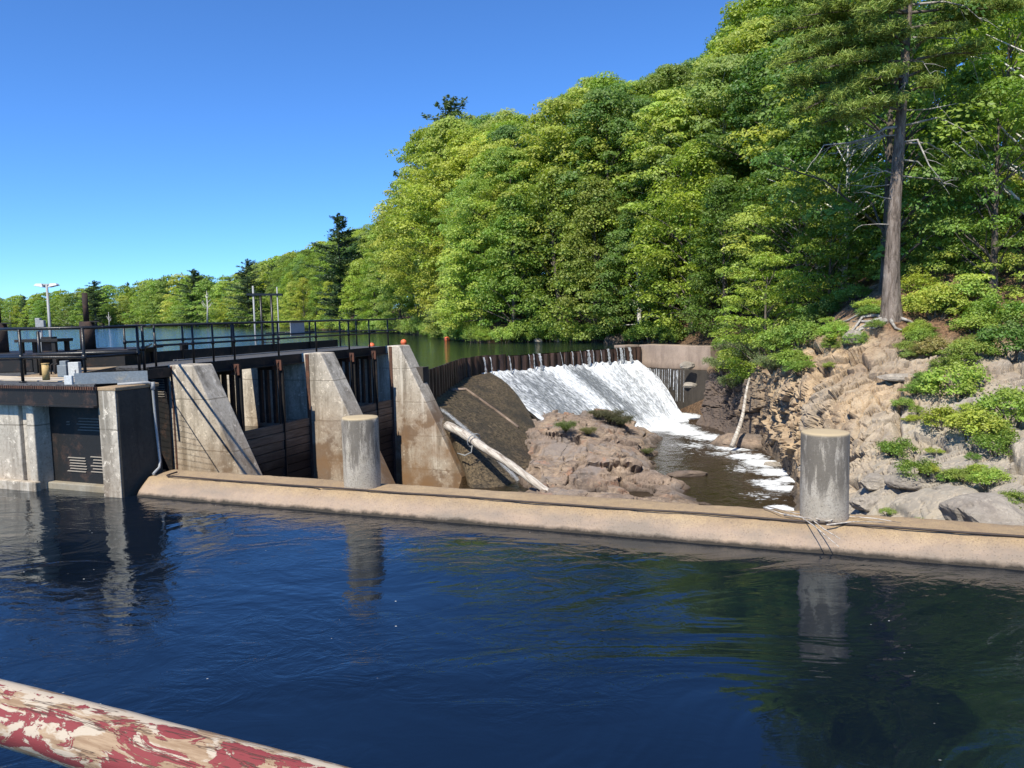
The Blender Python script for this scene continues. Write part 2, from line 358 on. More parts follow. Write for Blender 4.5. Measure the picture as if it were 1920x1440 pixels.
MC['slab'] = rock('river_slab_rock', [(.17, .145, .125), (.265, .195, .145), (.38, .285, .2), (.115, .085, .065)], 1.4)
MC['boulder'] = rock('boulder_rock', [(.27, .24, .2), (.33, .29, .24), (.4, .35, .28), (.2, .17, .14)])
MC['darkrock'] = rock('dark_wet_rock', [(.06, .048, .04), (.09, .07, .055), (.14, .11, .085), (.04, .03, .025)])
k = NT('forest_floor'); c = k.ramp(k.noise(5, 7, .8), [(.38, (.035, .022, .014)), (.52, (.11, .065, .035)), (.66, (.22, .14, .08))]); MC['litter'] = k.pbr(c, .95, k.bump(k.noise(9), .8, .1))
k = NT('bed'); MC['bed'] = k.pbr((.03, .025, .015), .9)
# wood
k = NT('driftwood'); dt = lambda vv: k.n('VectorMath', {0: k.tc, 1: vv}, operation='DOT_PRODUCT').outputs['Value']
st = k.noise(1.0, 7, .75, k.n('CombineXYZ', {0: k.math('MULTIPLY', dt((.78, .62, .0)), 14.), 1: k.math('MULTIPLY', dt((.25, -.3, .92)), 14.), 2: k.math('MULTIPLY', dt((.58, -.73, -.36)), 1.2)}).outputs[0], .4); c = k.mix(k.ramp(st, [(.36, 0), (.56, 1)]), (.16, .12, .09), (.52, .48, .42)); MC['drift'] = k.pbr(c, .8, k.bump(st, .6, .03))
k = NT('pine_bark'); st = k.noise(5, 7, .8, k.mapp((1, 1, .22)), .6); c = k.ramp(st, [(.38, (.05, .038, .03)), (.5, (.2, .155, .12)), (.64, (.36, .3, .25))]); MC['bark'] = k.pbr(c, .95, k.bump(st, 1., .12))
k = NT('forest_bark'); st = k.noise(6, 6, .8, k.mapp((1, 1, .3))); c = k.ramp(st, [(.38, (.04, .033, .027)), (.6, (.15, .125, .1))]); MC['bark2'] = k.pbr(c, .95)
k = NT('pale_bark'); MC['paleb'] = k.pbr(k.ramp(k.noise(8, 5), [(.4, (.4, .37, .33)), (.6, (.7, .67, .6))]), .9)
k = NT('dead_wood'); MC['dead'] = k.pbr(k.ramp(k.noise(7, 5), [(.4, (.2, .18, .155)), (.6, (.38, .36, .32))]), .9)
# foliage
def leafmat(name, trans=.4, gloss=.35):
    k = NT(name); oc = k.n('ObjectInfo').outputs['Color']; cv = k.attr('cv')
    hs = k.n('HueSaturation', {'Hue': k.rng(cv, 0, 1, .475, .52), 'Saturation': 1.0, 'Value': k.rng(k.attr('lv'), 0, 1, .65, 1.4), 'Color': oc}).outputs[0]
    d = k.n('BsdfPrincipled', {'Base Color': hs, 'Roughness': .45, 'Specular IOR Level': gloss})
    tcol = k.mix(1., hs, (1.15, 1.25, .45), 'MULTIPLY')
    t = k.n('BsdfTranslucent', {'Color': tcol}); mx = k.n('MixShader', {0: trans, 1: d.outputs[0], 2: t.outputs[0]})
    k.t.links.new(mx.outputs[0], k.out.inputs[0]); return k.m
MC['leaf'] = leafmat('leaves'); MC['needle'] = leafmat('needles', .25, .2)
k = NT('peeling_red_paint')
tc = k.n('TexCoord').outputs['Object']
vec = k.n('Mapping', {0: tc, 'Scale': (1.0, 3.2, 3.2)}).outputs[0]
a = k.noise(9, 9, .72, vec, .9); b = k.noise(11, 5, .6, vec, .4); g = k.noise(60, 4, .7, k.n('Mapping', {0: tc, 'Scale': (.15, 1.6, 1.6)}).outputs[0])
wood = k.mix(k.ramp(g, [(.4, 0), (.6, 1)]), (.22, .14, .08), (.32, .225, .14)); old = k.mix(k.ramp(b, [(.46, 0), (.5, 1)]), wood, (.40, .335, .255))
gx = k.rng(k.n('SeparateXYZ', {0: tc}).outputs[0], -.3, .7, -.03, .10)
tz = k.rng(k.n('SeparateXYZ', {0: tc}).outputs[1], .026, .04, 0, .5)
red = k.ramp(k.math('SUBTRACT', k.math('ADD', a, gx), tz), [(.5, 0), (.505, 1)], 'LINEAR'); c = k.mix(red, old, (.185, .03, .032))
crk = k.ramp(k.noise(4.5, 5, .6, k.n('Mapping', {0: tc, 'Scale': (.35, 6, 6)}).outputs[0], .5), [(.492, 0), (.5, 1), (.508, 0)]); c = k.mix(crk, c, (.09, .05, .035))
MC['redrail'] = k.pbr(c, .75, k.bump(k.math('ADD', k.math('MULTIPLY', red, .5), k.math('SUBTRACT', k.math('MULTIPLY', g, .3), crk)), .6, .004))
# ================================================================== SETTING
V3 = Vector
def flat(name, pts, z, mat, label=None):
    me = bpy.data.meshes.new(name); me.from_pydata([(p[0], p[1], z) for p in pts], [], [tuple(range(len(pts)))]); me.materials.append(mat)
    o = add_mesh(name, me); tag(o, kind='structure'); return o
flat('ground', [(-2500, -300), (2500, -300), (2500, 3000), (-2500, 3000)], -9.0, MC['bed'])
EP = lambda s, a=0.0, z=0.0: V3((-9.0, 19.6, 0))+u*s+v*a+UP*z      # point on the dam: s along, a downstream of the deck edge
PILE = [(-3.55, 30.7), (-3.2, 33), (-2.85, 36.5), (-2.5, 39.3), (-1.7, 41.0), (8.4, 50.0)]
flat('lake', PILE+[(9.6, 52), (14, 58), (70, 95), (300, 1500), (-1500, 1500), (-1500, 60), (-60, 16), (-14.2, 18.5)]+[tuple(EP(0, -3.8)[:2]), tuple(EP(12.4, -3.8)[:2]), (-5.2, 31.4)], LAKE, MC['lake'])
flat('canal_water', [(-40, -30), (40, -30), (40, -2.0), (-6.9, 14.9), (-7.8, 17), (-40, 26)], CANAL, MC['canal'])
flat('forebay_water', [tuple(EP(0.5, -3.7)[:2]), tuple(EP(0.5, -.1)[:2]), tuple(EP(12.4, -.1)[:2]), tuple(EP(12.4, -3.7)[:2])], -3.6, MC['river'])
# river with painted-on-mesh foam density (foam is on the water)
gx = np.linspace(-2, 13, 150); gy = np.linspace(8, 47, 260); X, Y = np.meshgrid(gx, gy, indexing='ij')
def near(px, py, r, amp=1.):
    p = at(px, py, RIV); return amp*np.exp(-(((X-p.x)**2+(Y-p.y)**2)/r**2))
fo = np.zeros_like(X)
for a_ in [(1235, 800, 2.4, 1.05), (1180, 790, 2.6, 1.0), (1265, 803, 1.7, 1.0), (1290, 812, 1.5, .9), (1330, 820, 1.6, .8), (1300, 835, 2.0, .62), (1350, 850, 1.6, .6), (1400, 880, 1.6, .6), (1430, 930, 1.4, .56), (1375, 840, 1.5, .78), (1400, 856, 1.3, .85), (1430, 868, 1.2, .95), (1455, 885, 1.2, .9), (1440, 905, 1.0, .8), (1465, 915, .9, .85), (1462, 953, .55, 1.1), (1480, 958, .5, 1.), (1290, 850, 1.0, .5), (1265, 780, 2., 1.1), (1480, 900, .8, .9)]:
    fo = np.maximum(fo, near(*a_))
P = np.stack([X, Y, np.full_like(X, RIV)], -1).reshape(-1, 3)
P[:, 2] += fbm(P*.8, 3, 5)*.03+np.clip(fo.ravel()-.9, 0, 1)*.5*np.abs(fbm(P*1.7, 3, 9))
me = np_mesh('river_water', P, grid_faces(150, 260), MC['river'], True, {'foam': fo.ravel()}); tag(add_mesh('river_water', me), kind='structure')

# ---- hillside: shoreline points (x, y, z0, slope, dirx, diry)
SH = np.array([(32, 6, -.9, .3, 1, .1), (20.5, 17.5, -.9, .34, .98, .2), (18.5, 23.5, -.9, .36, .95, .3), (16.6, 26.5, -1, .40, .93, .36), (14.6, 29, -.2, .43, .92, .4), (14.8, 31.5, .2, .45, .9, .43),
    (14.8, 35.6, -.3, .47, .87, .5), (14.8, 42, -1.2, .5, .83, .56), (14, 46, -1.7, .5, .78, .62), (11.8, 50.5, -2.05, .48, .7, .7), (9, 55.5, -2.3, .45, .6, .8), (3.9, 62, -2.35, .42, .45, .9),
    (-2.5, 62, -2.35, .38, .3, .95), (-5.5, 74, -2.35, .35, .5, .87), (-8, 84, -2.35, .33, .5, .87), (-15, 104.5, -2.35, .3, .6, .8), (-26, 126, -2.35, .25, .6, .8), (-53, 187, -2.35, .18, .6, .8), (-97, 280, -2.35, .12, .5, .87),
    (-200, 420, -2.35, .07, .3, .95), (-360, 540, -2.35, .06, .15, .98), (-620, 600, -2.35, .05, .05, 1), (-1200, 640, -2.35, .05, 0, 1)])
def hill(i, d):
    i = np.clip(np.asarray(i, float), 0, len(SH)-1.001); k = np.floor(i).astype(int); f = (i-k)[..., None]; a = SH[k]*(1-f)+SH[k+1]*f
    d = np.asarray(d, float); z = a[..., 2]+a[..., 3]*55*(1-np.exp(-d/55))
    return np.stack([a[..., 0]+a[..., 4]*d, a[..., 1]+a[..., 5]*d, z], -1)
ii = np.linspace(0, len(SH)-1, 460); dd = np.concatenate([[-4, -1.5, -.4], np.linspace(0, 14, 28), np.linspace(15, 60, 40), [80, 110, 150, 220]])
I, D = np.meshgrid(ii, dd, indexing='ij'); P = hill(I, np.clip(D, 0, None)); low = np.clip(-D, 0, None)
kk = np.floor(np.clip(I, 0, len(SH)-1.001)).astype(int); P[..., 0] -= SH[kk][..., 4]*low; P[..., 1] -= SH[kk][..., 5]*low; P[..., 2] -= low*1.6
q = P.reshape(-1, 3); q[:, 2] += fbm(q*.25, 4, 3)*.5*np.clip(D.ravel()/4+.2, 0, 1)-.1
me = np_mesh('hillside', q, grid_faces(460, len(dd)), MC['litter'], True); tag(add_mesh('hillside', me), kind='structure')

# ---- rocky bank (loft of profiles from the river bed up to the hillside)
BK = np.array([
 [(8.2, 41, -7.5), (10.2, 42, -6.2), (10.6, 42.3, -5), (11, 42.8, -3.9), (11.6, 43.5, -3), (14, 45.5, -1.6), (16.5, 47.2, -.9)],
 [(9, 38, -7.5), (10.8, 38.6, -6.2), (11.2, 38.8, -4.9), (11.7, 39.2, -3.7), (12.5, 40, -2.6), (14.8, 42, -1.2), (17.5, 43.6, .2)],
 [(9.6, 32.6, -7.5), (11, 33, -6.2), (11.15, 33.2, -4.4), (11.3, 33.2, -2.9), (12.1, 33.8, -1.9), (14.6, 35.6, -.3), (17.5, 37.2, 1.1)],
 [(9.3, 27.3, -7.5), (10.2, 27.8, -6.2), (10.35, 28.3, -4.4), (10.7, 29.2, -2.7), (11.9, 29.8, -1.5), (14.4, 31.5, .25), (17.5, 32.8, 1.6)],
 [(7.9, 23.6, -7.5), (9, 24, -6.2), (9.5, 23.8, -4.6), (10.1, 24, -3.2), (11.6, 26, -1.95), (13.8, 28.3, -.2), (17, 29.8, 1.2)],
 [(6.4, 17.2, -7), (7.9, 19, -5.2), (9.2, 19.6, -4.1), (10.6, 20.5, -3.3), (13, 23.2, -2.1), (16.3, 26.3, -1.0), (19, 27.2, .1)],
 [(6.3, 12.5, -6.5), (8.4, 15.0, -4.3), (10, 16.3, -3.5), (11.8, 18.2, -3), (14.6, 21, -2), (18.3, 23.4, -.9), (21.5, 24.3, .2)],
 [(8.2, 9.4, -6), (10.6, 11.5, -4), (12.4, 13, -3.4), (14, 14.8, -2.9), (17, 17, -2), (20.5, 17.6, -.9), (24, 18.2, .2)],
 [(12, 5, -6), (14.6, 6.5, -4), (17, 7, -3.4), (19, 8, -2.9), (22, 9, -2), (27, 9, -.9), (31, 9, .1)]], float)
def catmull(A, t):      # A (n, ...) at t in [0, n-1]
    n = len(A); t = np.clip(t, 0, n-1-1e-6); i = np.floor(t).astype(int); f = (t-i).reshape((-1,)+(1,)*(A.ndim-1))
    g = lambda k: A[np.clip(i+k, 0, n-1)]
    p0, p1, p2, p3 = g(-1), g(0), g(1), g(2)
    return .5*((2*p1)+(-p0+p2)*f+(2*p0-5*p1+4*p2-p3)*f*f+(-p0+3*p1-3*p2+p3)*f**3)
NU, NV = 520, 230
tu = np.concatenate([np.linspace(0, 2, 70, endpoint=False), np.linspace(2, 7, 400, endpoint=False), np.linspace(7, 8, 50)])
tv = np.concatenate([np.linspace(0, 1, 14, endpoint=False), np.linspace(1, 5, 190, endpoint=False), np.linspace(5, 6, 26)])
A = catmull(BK, tu); A = np.moveaxis(A, 1, 0); A = catmull(A, tv); P = np.moveaxis(A, 1, 0)       # (NU,NV,3)
nr = grid_normals(P); nr = np.where(nr[..., 2:3] < 0, -nr, nr); TU, TV = np.meshgrid(tu, tv, indexing='ij')
soil = np.clip((TV-4.35)/.5, 0, 1)*np.clip((TU-.0)/1., 0, 1); q = P.reshape(-1, 3)
soil = np.clip(soil.ravel()+fbm(q*.5, 3, 44)*.9*(TV.ravel() > 3.4), 0, 1); soil = np.where(TU.ravel() < 1.2, np.clip(soil+np.clip((TV.ravel()-3.2), 0, 1), 0, 1), soil)
wq = q+np.stack([fbm(q*.5, 2, 60), fbm(q*.5, 2, 61), fbm(q*.5, 2, 62)], 1)*.5
cz = np.clip((TV.ravel()-1)/.8, 0, 1)
rotm = np.array([[.83, .25, -.5], [-.3, .95, 0.05], [.45, .1, .88]])
f1, g1 = facet((wq@rotm)*np.array([.34, .42, .6]), 11, .8, .35); f2, g2 = facet((wq@rotm)*np.array([1.0, 1.2, 1.7]), 23, .9, .55); f3, g3 = facet(wq*3.2, 31, .5)
cl = np.clip(1-np.abs(TU.ravel()-3.4)/1.2, 0, 1)*np.clip(1-np.abs(TV.ravel()-2.1)/1.1, 0, 1)      # the fractured cliff corner
f5, g5 = facet((wq@rotm)*np.array([2.2, 2.6, 3.8]), 203, .7)
disp = f1*.26+f2*.11+f5*.035+f3*.012-.07*np.exp(-(g5/.03)**2)+fbm(q*2.5, 4, 7)*.035-.34*np.exp(-(g1/.022)**2)-.14*np.exp(-(g2/.025)**2)*(1+cl)
f4, g4 = facet(wq*np.array([1.0, 1.4, 1.5]), 77, .9); disp = disp+cl*(f4*.14-.3*np.exp(-(g4/.07)**2))
disp *= (1-.75*soil)*cz.clip(.35, 1); q = q+nr.reshape(-1, 3)*disp[:, None]
q[:, 2] += .05
dark = np.clip(2.15-TU.ravel()+fbm(q*.4, 3, 8)*.3, 0, 1)*(1-soil)
warm = np.clip((4.6-TU.ravel())*.5+.5+fbm(q*.35, 3, 18)*.9-(3-TV.ravel())*.12, 0, 1)
me = np_mesh('rocky_bank', q, grid_faces(NU, NV), MC['bank'], False, {'soil': soil, 'dark': dark, 'warm': warm}); tag(add_mesh('rocky_bank', me), kind='structure')
BANKQ = q.reshape(NU, NV, 3)
def bank_at(px, py):      # nearest displaced bank vertex to a picture point, kept as a world position
    Pq = BANKQ.reshape(-1, 3); k = Pq@np.array(f_); X_ = 960+FPX*(Pq@np.array(r_))/k; Y_ = 720-FPX*(Pq@np.array(u_))/k
    d = (X_-px)**2+(Y_-py)**2; i = np.where(d < 36)[0]
    if len(i) == 0: i = np.array([d.argmin()])
    return V3(Pq[i[k[i].argmin()]])

# ---- island of river slabs: control points (px, py, z)
CP = [(930, 757, -4.75), (1000, 760, -4.75), (1050, 770, -4.7), (1130, 775, -4.9), (1180, 790, -5.3), (1235, 822, -6.0), (1262, 845, -6.5), (1185, 765, -6.6), (1130, 755, -6.3), (1050, 752, -5.9), (985, 800, -4.75), (1080, 800, -4.75), (1160, 802, -5.2),
      (1000, 840, -5.15), (1100, 830, -5.05), (1200, 838, -5.6), (1245, 860, -6.2), (990, 872, -5.9), (1040, 868, -5.75), (1100, 866, -5.3), (1190, 866, -5.35), (1250, 888, -5.7), (1285, 905, -6.1), (1308, 925, -6.6), (1330, 930, -7.2), (1010, 890, -5.65),
      (1060, 905, -5.65), (1150, 905, -5.6), (1235, 918, -5.85), (1290, 938, -6.45), (1010, 925, -6.3), (1100, 935, -5.95), (1200, 942, -6.1), (1100, 965, -6.8), (1200, 965, -6.9), (1290, 960, -7.3), (965, 880, -6.9), (960, 920, -7.2), (970, 835, -6.1), (955, 790, -5.6), (920, 765, -5.3)]
cw = np.array([tuple(at(a, b, c_)) for a, b, c_ in CP])
gx = np.linspace(-3.2, 8.5, 330); gy = np.linspace(20.5, 41, 420); X, Y = np.meshgrid(gx, gy, indexing='ij')
D2 = (X[..., None]-cw[:, 0])**2+((Y[..., None]-cw[:, 1])*.75)**2; tp = lambda r2: .5*r2*np.log(r2+1e-6)
K_ = tp((cw[:, None, 0]-cw[None, :, 0])**2+((cw[:, None, 1]-cw[None, :, 1])*.75)**2)+np.eye(len(cw))*.25; Q_ = np.c_[np.ones(len(cw)), cw[:, :2]]
w_s = np.linalg.solve(np.block([[K_, Q_], [Q_.T, np.zeros((3, 3))]]), np.r_[cw[:, 2], 0, 0, 0]); Z = tp(D2)@w_s[:-3]+w_s[-3]+w_s[-2]*X+w_s[-1]*Y
Z = np.minimum(Z, -4.75-.25*np.clip((Z+4.75)*-1, 0, 1))-.22*np.clip((Y-26)/5, 0, 1)+.16*np.clip((26-Y)/3, 0, 1)
Z -= np.clip(np.sqrt(D2.min(-1))-1.3, 0, 9)*.9
wpn = fbm(np.stack([X.ravel()*.45, Y.ravel()*.45, 0*X.ravel()], 1), 4, 71).reshape(X.shape); hh_ = (Z+.55*wpn+.10*X-.05*Y)/.42; fr = hh_-np.floor(hh_); st_ = np.clip(fr/.24, 0, 1); st_ = st_*st_*(3-2*st_)
Z = Z+(((np.floor(hh_)+st_)-hh_-.35)*.42)*.6
P = np.stack([X, Y, Z], -1); nr = grid_normals(P); nr = np.where(nr[..., 2:3] < 0, -nr, nr).reshape(-1, 3); q = P.reshape(-1, 3)
wq = q+np.stack([fbm(q*.4, 2, 160), fbm(q*.4, 2, 161), fbm(q*.4, 2, 162)], 1)*.6
rm = np.array([[.9, .43, 0], [-.43, .9, 0], [0, 0, 1]])
f1, g1 = facet((wq@rm)*np.array([.3, .5, .6]), 111, .7); f2, g2 = facet((wq@rm)*np.array([.75, 1.1, 1.5]), 123, .5); f3, g3 = facet(wq*2.4, 131, .5)
disp = f1*.12+f2*.045+f3*.014+fbm(q*3.5, 5, 7)*.028-.4*np.exp(-(g1/.022)**2)-.12*np.exp(-(g2/.02)**2)
q = q+nr*disp[:, None]; F = grid_faces(330, 420); keep = (q[F[:, 0], 2] > -7.3); F = F[keep]
ids = np.unique(F); mp = -np.ones(len(q), int); mp[ids] = np.arange(len(ids))
me = np_mesh('rock_outcrop', q[ids], mp[F], MC['slab'], False); o = add_mesh('rock_outcrop', me)
tag(o, 'broad brown and pink fractured rock island between the waterfall and the long canal wall', 'rock')
ISL = q[ids]
def isl_at(px, py):
    k = ISL@np.array(f_); X_ = 960+FPX*(ISL@np.array(r_))/k; Y_ = 720-FPX*(ISL@np.array(u_))/k; d = (X_-px)**2+(Y_-py)**2
    i = np.where(d < 30)[0]; i = i if len(i) else np.array([d.argmin()]); return V3(ISL[i[k[i].argmin()]])
# separate boulders
def boulder(c, r, seed, mat, label, group=None, name='boulder', cat='boulder', sc=(1, 1, .7)):
    n = 34; th = np.linspace(0, math.pi, n); ph = np.linspace(0, 2*math.pi, 2*n); T, H = np.meshgrid(th, ph, indexing='ij')
    p = np.stack([np.sin(T)*np.cos(H), np.sin(T)*np.sin(H), np.cos(T)], -1).reshape(-1, 3)
    rng = np.random.RandomState(seed); d = np.ones(len(p))
    for _ in range(9):
        a = rng.randn(3); a /= np.linalg.norm(a); h = rng.uniform(.62, .9); dp = p@a; d = np.where(dp*d > h, h/np.maximum(dp, 1e-3), d)
    p = p*d[:, None]; f, g = facet(p*1.7+seed, seed, .4); p = p*(1+f*.05+fbm(p*5+seed, 4, seed)*.06)[:, None]*np.array(sc)*r
    me = np_mesh(name, p, grid_faces(n, 2*n), mat, False); o = add_mesh(name, me, None, V3(c)); tag(o, label, cat, group); return o

# ================================================================== WEIR
# apron plane: from the foot of the sheet piles down to the river
cd = (V3((8.4, 50, 0))-V3((-1.7, 41, 0))).normalized(); cn = V3((cd.y, -cd.x, 0)); CL = 13.55
SLP = .5
def apz(off): return -3.15-SLP*off
nu_, nv_ = 260, 150; su = np.linspace(-.2, 13.2, nu_); so_ = np.linspace(-.15, 6.8, nv_); S, O = np.meshgrid(su, so_, indexing='ij')
base = np.array([-1.7, 41.0])
def crest_xy(S, O): return base[0]+cd.x*S+cn.x*O, base[1]+cd.y*S+cn.y*O
S2 = S-np.clip(S-5, 0, 9)/8.2*O*.5+.12*O*np.clip(1-S/6, 0, 1)+np.clip((S-11)/2.2, 0, 1)*.55*np.sin(np.pi*np.clip(O/5., 0, 1))
X, Y = crest_xy(S2, O); Z = apz(O)-.08
P = np.stack([X, Y, Z], -1)
me = np_mesh('weir_apron', P.reshape(-1, 3), grid_faces(nu_, nv_), MC['wetconc'], False)
weir = empty('weir_apron', (0, 0, 0), 'dark wet sloping concrete apron of the weir under the white water', 'weir')
a_ = add_mesh('spillway_slope', me, weir)
# cascading water sheet over it
lump = fbm(np.stack([S.ravel()*1.3, O.ravel()*.55, S.ravel()*0], 1), 5, 3); lump2 = fbm(np.stack([S.ravel()*5, O.ravel()*2.2, S.ravel()*0], 1), 4, 13)
den = .55+.5*fbm(np.stack([S.ravel()*.55+O.ravel()*.0, O.ravel()*.08, S.ravel()*0], 1), 3, 21)+.35*np.exp(-O.ravel()/.5)+.45*np.clip(O.ravel()-5.0, 0, 1)+.15*(S.ravel() > 9)
P2 = P.reshape(-1, 3).copy(); P2[:, 2] += .12+.10*lump+.055*lump2+.1*np.exp(-(O.ravel()/.35)**2)
me = np_mesh('waterfall', P2, grid_faces(nu_, nv_), MC['fall'], True, {'den': den}, uv=np.stack([S.ravel(), O.ravel()], 1)); o = add_mesh('waterfall', me); tag(o, kind='structure')
# sheet pile wall
pl = [V3((x, y, 0)) for x, y in PILE]; seg = []; m = MB(); caps = MB(); tot = 0; prev = None; path = []
for a0, a1 in zip(pl[:-1], pl[1:]):
    L = (a1-a0).length; n = max(1, int(L/.11)); d = (a1-a0).normalized(); nn = V3((d.y, -d.x, 0))
    for i in range(n): path.append((a0+d*L*i/n, nn, tot+L*i/n))
    tot += L
path.append((pl[-1], nn, tot)); VV = []; zt = []
for p, nn, t in path:
    ph = (t % .56)/.56; off = .0 if ph < .35 else (.13 if .45 < ph < .85 else .065)
    top = LAKE+.10 if t < 12.4 else LAKE-.03
    VV.append(p+nn*(off+.02)); zt.append(top+random.uniform(-.015, .015))
vs = []; fs = []
for p, z in zip(VV, zt): vs += [p+UP*z, p+UP*-4.4]
for i in range(len(VV)-1): fs.append((2*i, 2*i+1, 2*i+3, 2*i+2))
m.add(vs, fs); o = m.build('sheet_pile_wall', MC['pile']); s_ = o.modifiers.new('t', 'SOLIDIFY'); s_.thickness = .03
tag(o, 'rust brown corrugated sheet pile crest wall curving along the lake above the waterfall', 'weir wall')
# thin falls over the crest
fv = []; ff = []; uvs = []; dn = []; rs = random.Random(5)
for s0, wd in [(.1, .12), (.55, .1), (1.9, .1), (3.4, .05), (3.75, .12), (4.2, .3), (5.9, .05), (6.9, .1), (7.6, .05), (8.3, .3), (8.7, .09), (9.4, .06), (10.1, .25), (10.9, .1), (11.3, .3), (11.6, .07), (12.15, .35)]:
    n = 10; k0 = len(fv); tw = rs.uniform(-.1, .1)
    for i in range(n+1):
        t = i/n; z = LAKE+.02-t*.95; off = .2+.18*math.sqrt(t); cc = s0+tw*t; ww = wd*.75*(1+.3*t)*(.4+.9*rs.random())
        for sgn in (-1, 1):
            x, y = crest_xy(cc+sgn*ww/2, off); fv.append((x, y, z)); uvs.append((cc+sgn*ww/2, t*2)); dn.append(.45)
    for i in range(n): a = k0+2*i; ff.append((a, a+1, a+3, a+2))
me = np_mesh('falling_water', np.array(fv), np.array(ff), MC['trickle'], True, {'den': np.array(dn)}, uv=np.array(uvs)); o = add_mesh('falling_water', me); tag(o, kind='structure')
# abutment
ab = empty('weir_abutment', (8.5, 50, -4), 'tan concrete abutment block at the right end of the waterfall crest', 'abutment')
A0 = V3((8.35, 50.2, 0)); A1 = V3((11.9, 45.9, 0)); dA = (A1-A0).normalized(); nA = V3((-dA.y, dA.x, 0))
if nA.x < 0: nA = -nA
m = MB(); m.prism([A0+UP*-3.6, A1+UP*-3.6, A1+UP*-2.13, A0+UP*-2.13], nA*1.3); m.build('upper_block', MC['abut'], ab, .03)
m = MB(); m.prism([A0+cn*-.2+UP*-3.6-cd*1.2, A0+UP*-3.6, A0+UP*-2.13, A0+cn*-.2+UP*-2.13-cd*1.2], V3((-cn.x, -cn.y, 0))*.9); m.build('end_wall', MC['abut'], ab, .02)
B0 = A0+nA*.02+dA*-.3; B1 = A1+nA*-.05
m = MB(); m.prism([B0+UP*-6.6, B1+UP*-6.6, B1+UP*-3.61, B0+UP*-3.61], nA*1.6); m.build('lower_block', MC['wetconc'], ab, .03)
fv = []; ff = []; uvs = []; dn = []; rs = random.Random(8)
for k_ in range(26):
    c0 = .1+4.0*(k_/26)**1.3+rs.uniform(-.05, .05); wd = rs.uniform(.03, .13)*(1.25-k_/26); z0 = -3.6-rs.random()*.1; z1 = z0-1.1-rs.random()*.9-.0*k_; a0 = len(fv)
    for i in range(9):
        t = i/8; ww = wd*(.6+.8*rs.random()); p = B0+dA*c0-nA*(.05+.05*t); q1 = p-dA*ww/2; q2 = p+dA*ww/2; z = z0+(z1-z0)*t; fv += [(q1.x, q1.y, z), (q2.x, q2.y, z)]; uvs += [(c0-ww/2, t*1.5), (c0+ww/2, t*1.5)]; dn += [.5, .5]
    ff += [(a0+2*i, a0+2*i+1, a0+2*i+3, a0+2*i+2) for i in range(8)]
me = np_mesh('side_trickle', np.array(fv), np.array(ff), MC['trickle'], True, {'den': np.array(dn)}, uv=np.array(uvs)); tag(add_mesh('side_trickle', me), kind='structure')
boulder(at(1289, 686, -3.3), .38, 5, MC['boulder'], 'small pale rock lying on the ledge of the tan concrete abutment', sc=(1.2, 1, .75))
boulder(at(1292, 722, -4.1), .33, 6, MC['boulder'], 'flat pale rock perched on the dark bank below the abutment', sc=(1.3, 1, .5))
for (px, py, z, r, sd, lb) in [(1045, 640, LAKE, .75, 7, 'pointed grey rock on the lake edge left of the other shore rocks'), (1088, 640, LAKE, .9, 8, 'warm brown shore rock beneath the trees behind the crest'), (1098, 638, LAKE, .55, 9, 'small pale grey shore rock against the brown one'), (1155, 643, LAKE, .9, 10, 'dark low shore rock beside the end of the concrete abutment'), (1010, 642, LAKE, .4, 12, 'dark little shore rock under the bushes left of the pointed grey rock')]:
    boulder(at(px, py, z)+UP*.1, r, sd, MC['boulder'] if sd != 10 else MC['darkrock'], lb, 'rocks on the lake shore behind the crest')

# ---- mossy side apron between pier and waterfall
TOP = np.array([(-1.75, 29.9, -6.35), (-2.9, 30.7, -4.55), (-3.75, 31.3, -3.4), (-3.05, 34.5, -3.3), (-2.5, 38.6, -3.2), (-1.2, 41.1, -3.08)], float)
BOT = np.array([(-1.5, 24.5, -7.6), (-.4, 25.5, -7.5), (.6, 26.8, -7.2), (1.3, 29.5, -6.6), (1.3, 33.2, -5.8), (.75, 38.2, -4.75)], float)
tt = np.linspace(0, 5, 180); sT = catmull(TOP, tt); sB = catmull(BOT, tt); w_ = np.linspace(0, 1, 110)
P = sT[:, None]*(1-w_[None, :, None])+sB[:, None]*w_[None, :, None]; P[..., 2] += .32*np.sin(np.pi*w_)[None]; q = P.reshape(-1, 3); T_, W_ = np.meshgrid(tt, w_, indexing='ij')
q[:, 2] += fbm(q*3, 4, 5)*.05+.02
wet = np.exp(-((T_-2.2-.2*W_)/.17)**2)*np.clip(W_*3+.4, 0, 1)*.8+np.exp(-((T_-5)/.12)**2)*.5
me = np_mesh('side_apron', q, grid_faces(180, 110), MC['apron'], True, {'wet': wet.ravel()}, uv=np.stack([T_.ravel()*2, W_.ravel()*6], 1))
sa = empty('side_apron', (-2, 32, -7), 'dark mossy wet slope running down beside the tallest rust stained pier', 'apron'); o = add_mesh('mossy_slope', me, sa); o.location = (2, -32, 7)
rib = [V3(at(845, 733, -3.4)), V3(at(872, 730, -3.42)), V3(at(905, 752, -4.0)), V3(at(975, 803, -5.4))]
def q_on(px, py, h=.06):
    Pq = q; k = Pq@np.array(f_); X_ = 960+FPX*(Pq@np.array(r_))/k; Y_ = 720-FPX*(Pq@np.array(u_))/k; i = ((X_-px)**2+(Y_-py)**2).argmin(); return V3(Pq[i])+UP*h
APQ = q.copy()
rp = [q_on(x_, y_, .03) for x_, y_ in [(848, 733), (872, 730), (890, 742), (910, 757), (930, 771), (950, 786), (972, 802)]]
m = MB(); m.tube(rp, .07, 6); m.build('concrete_lip', MC['abut'], sa)

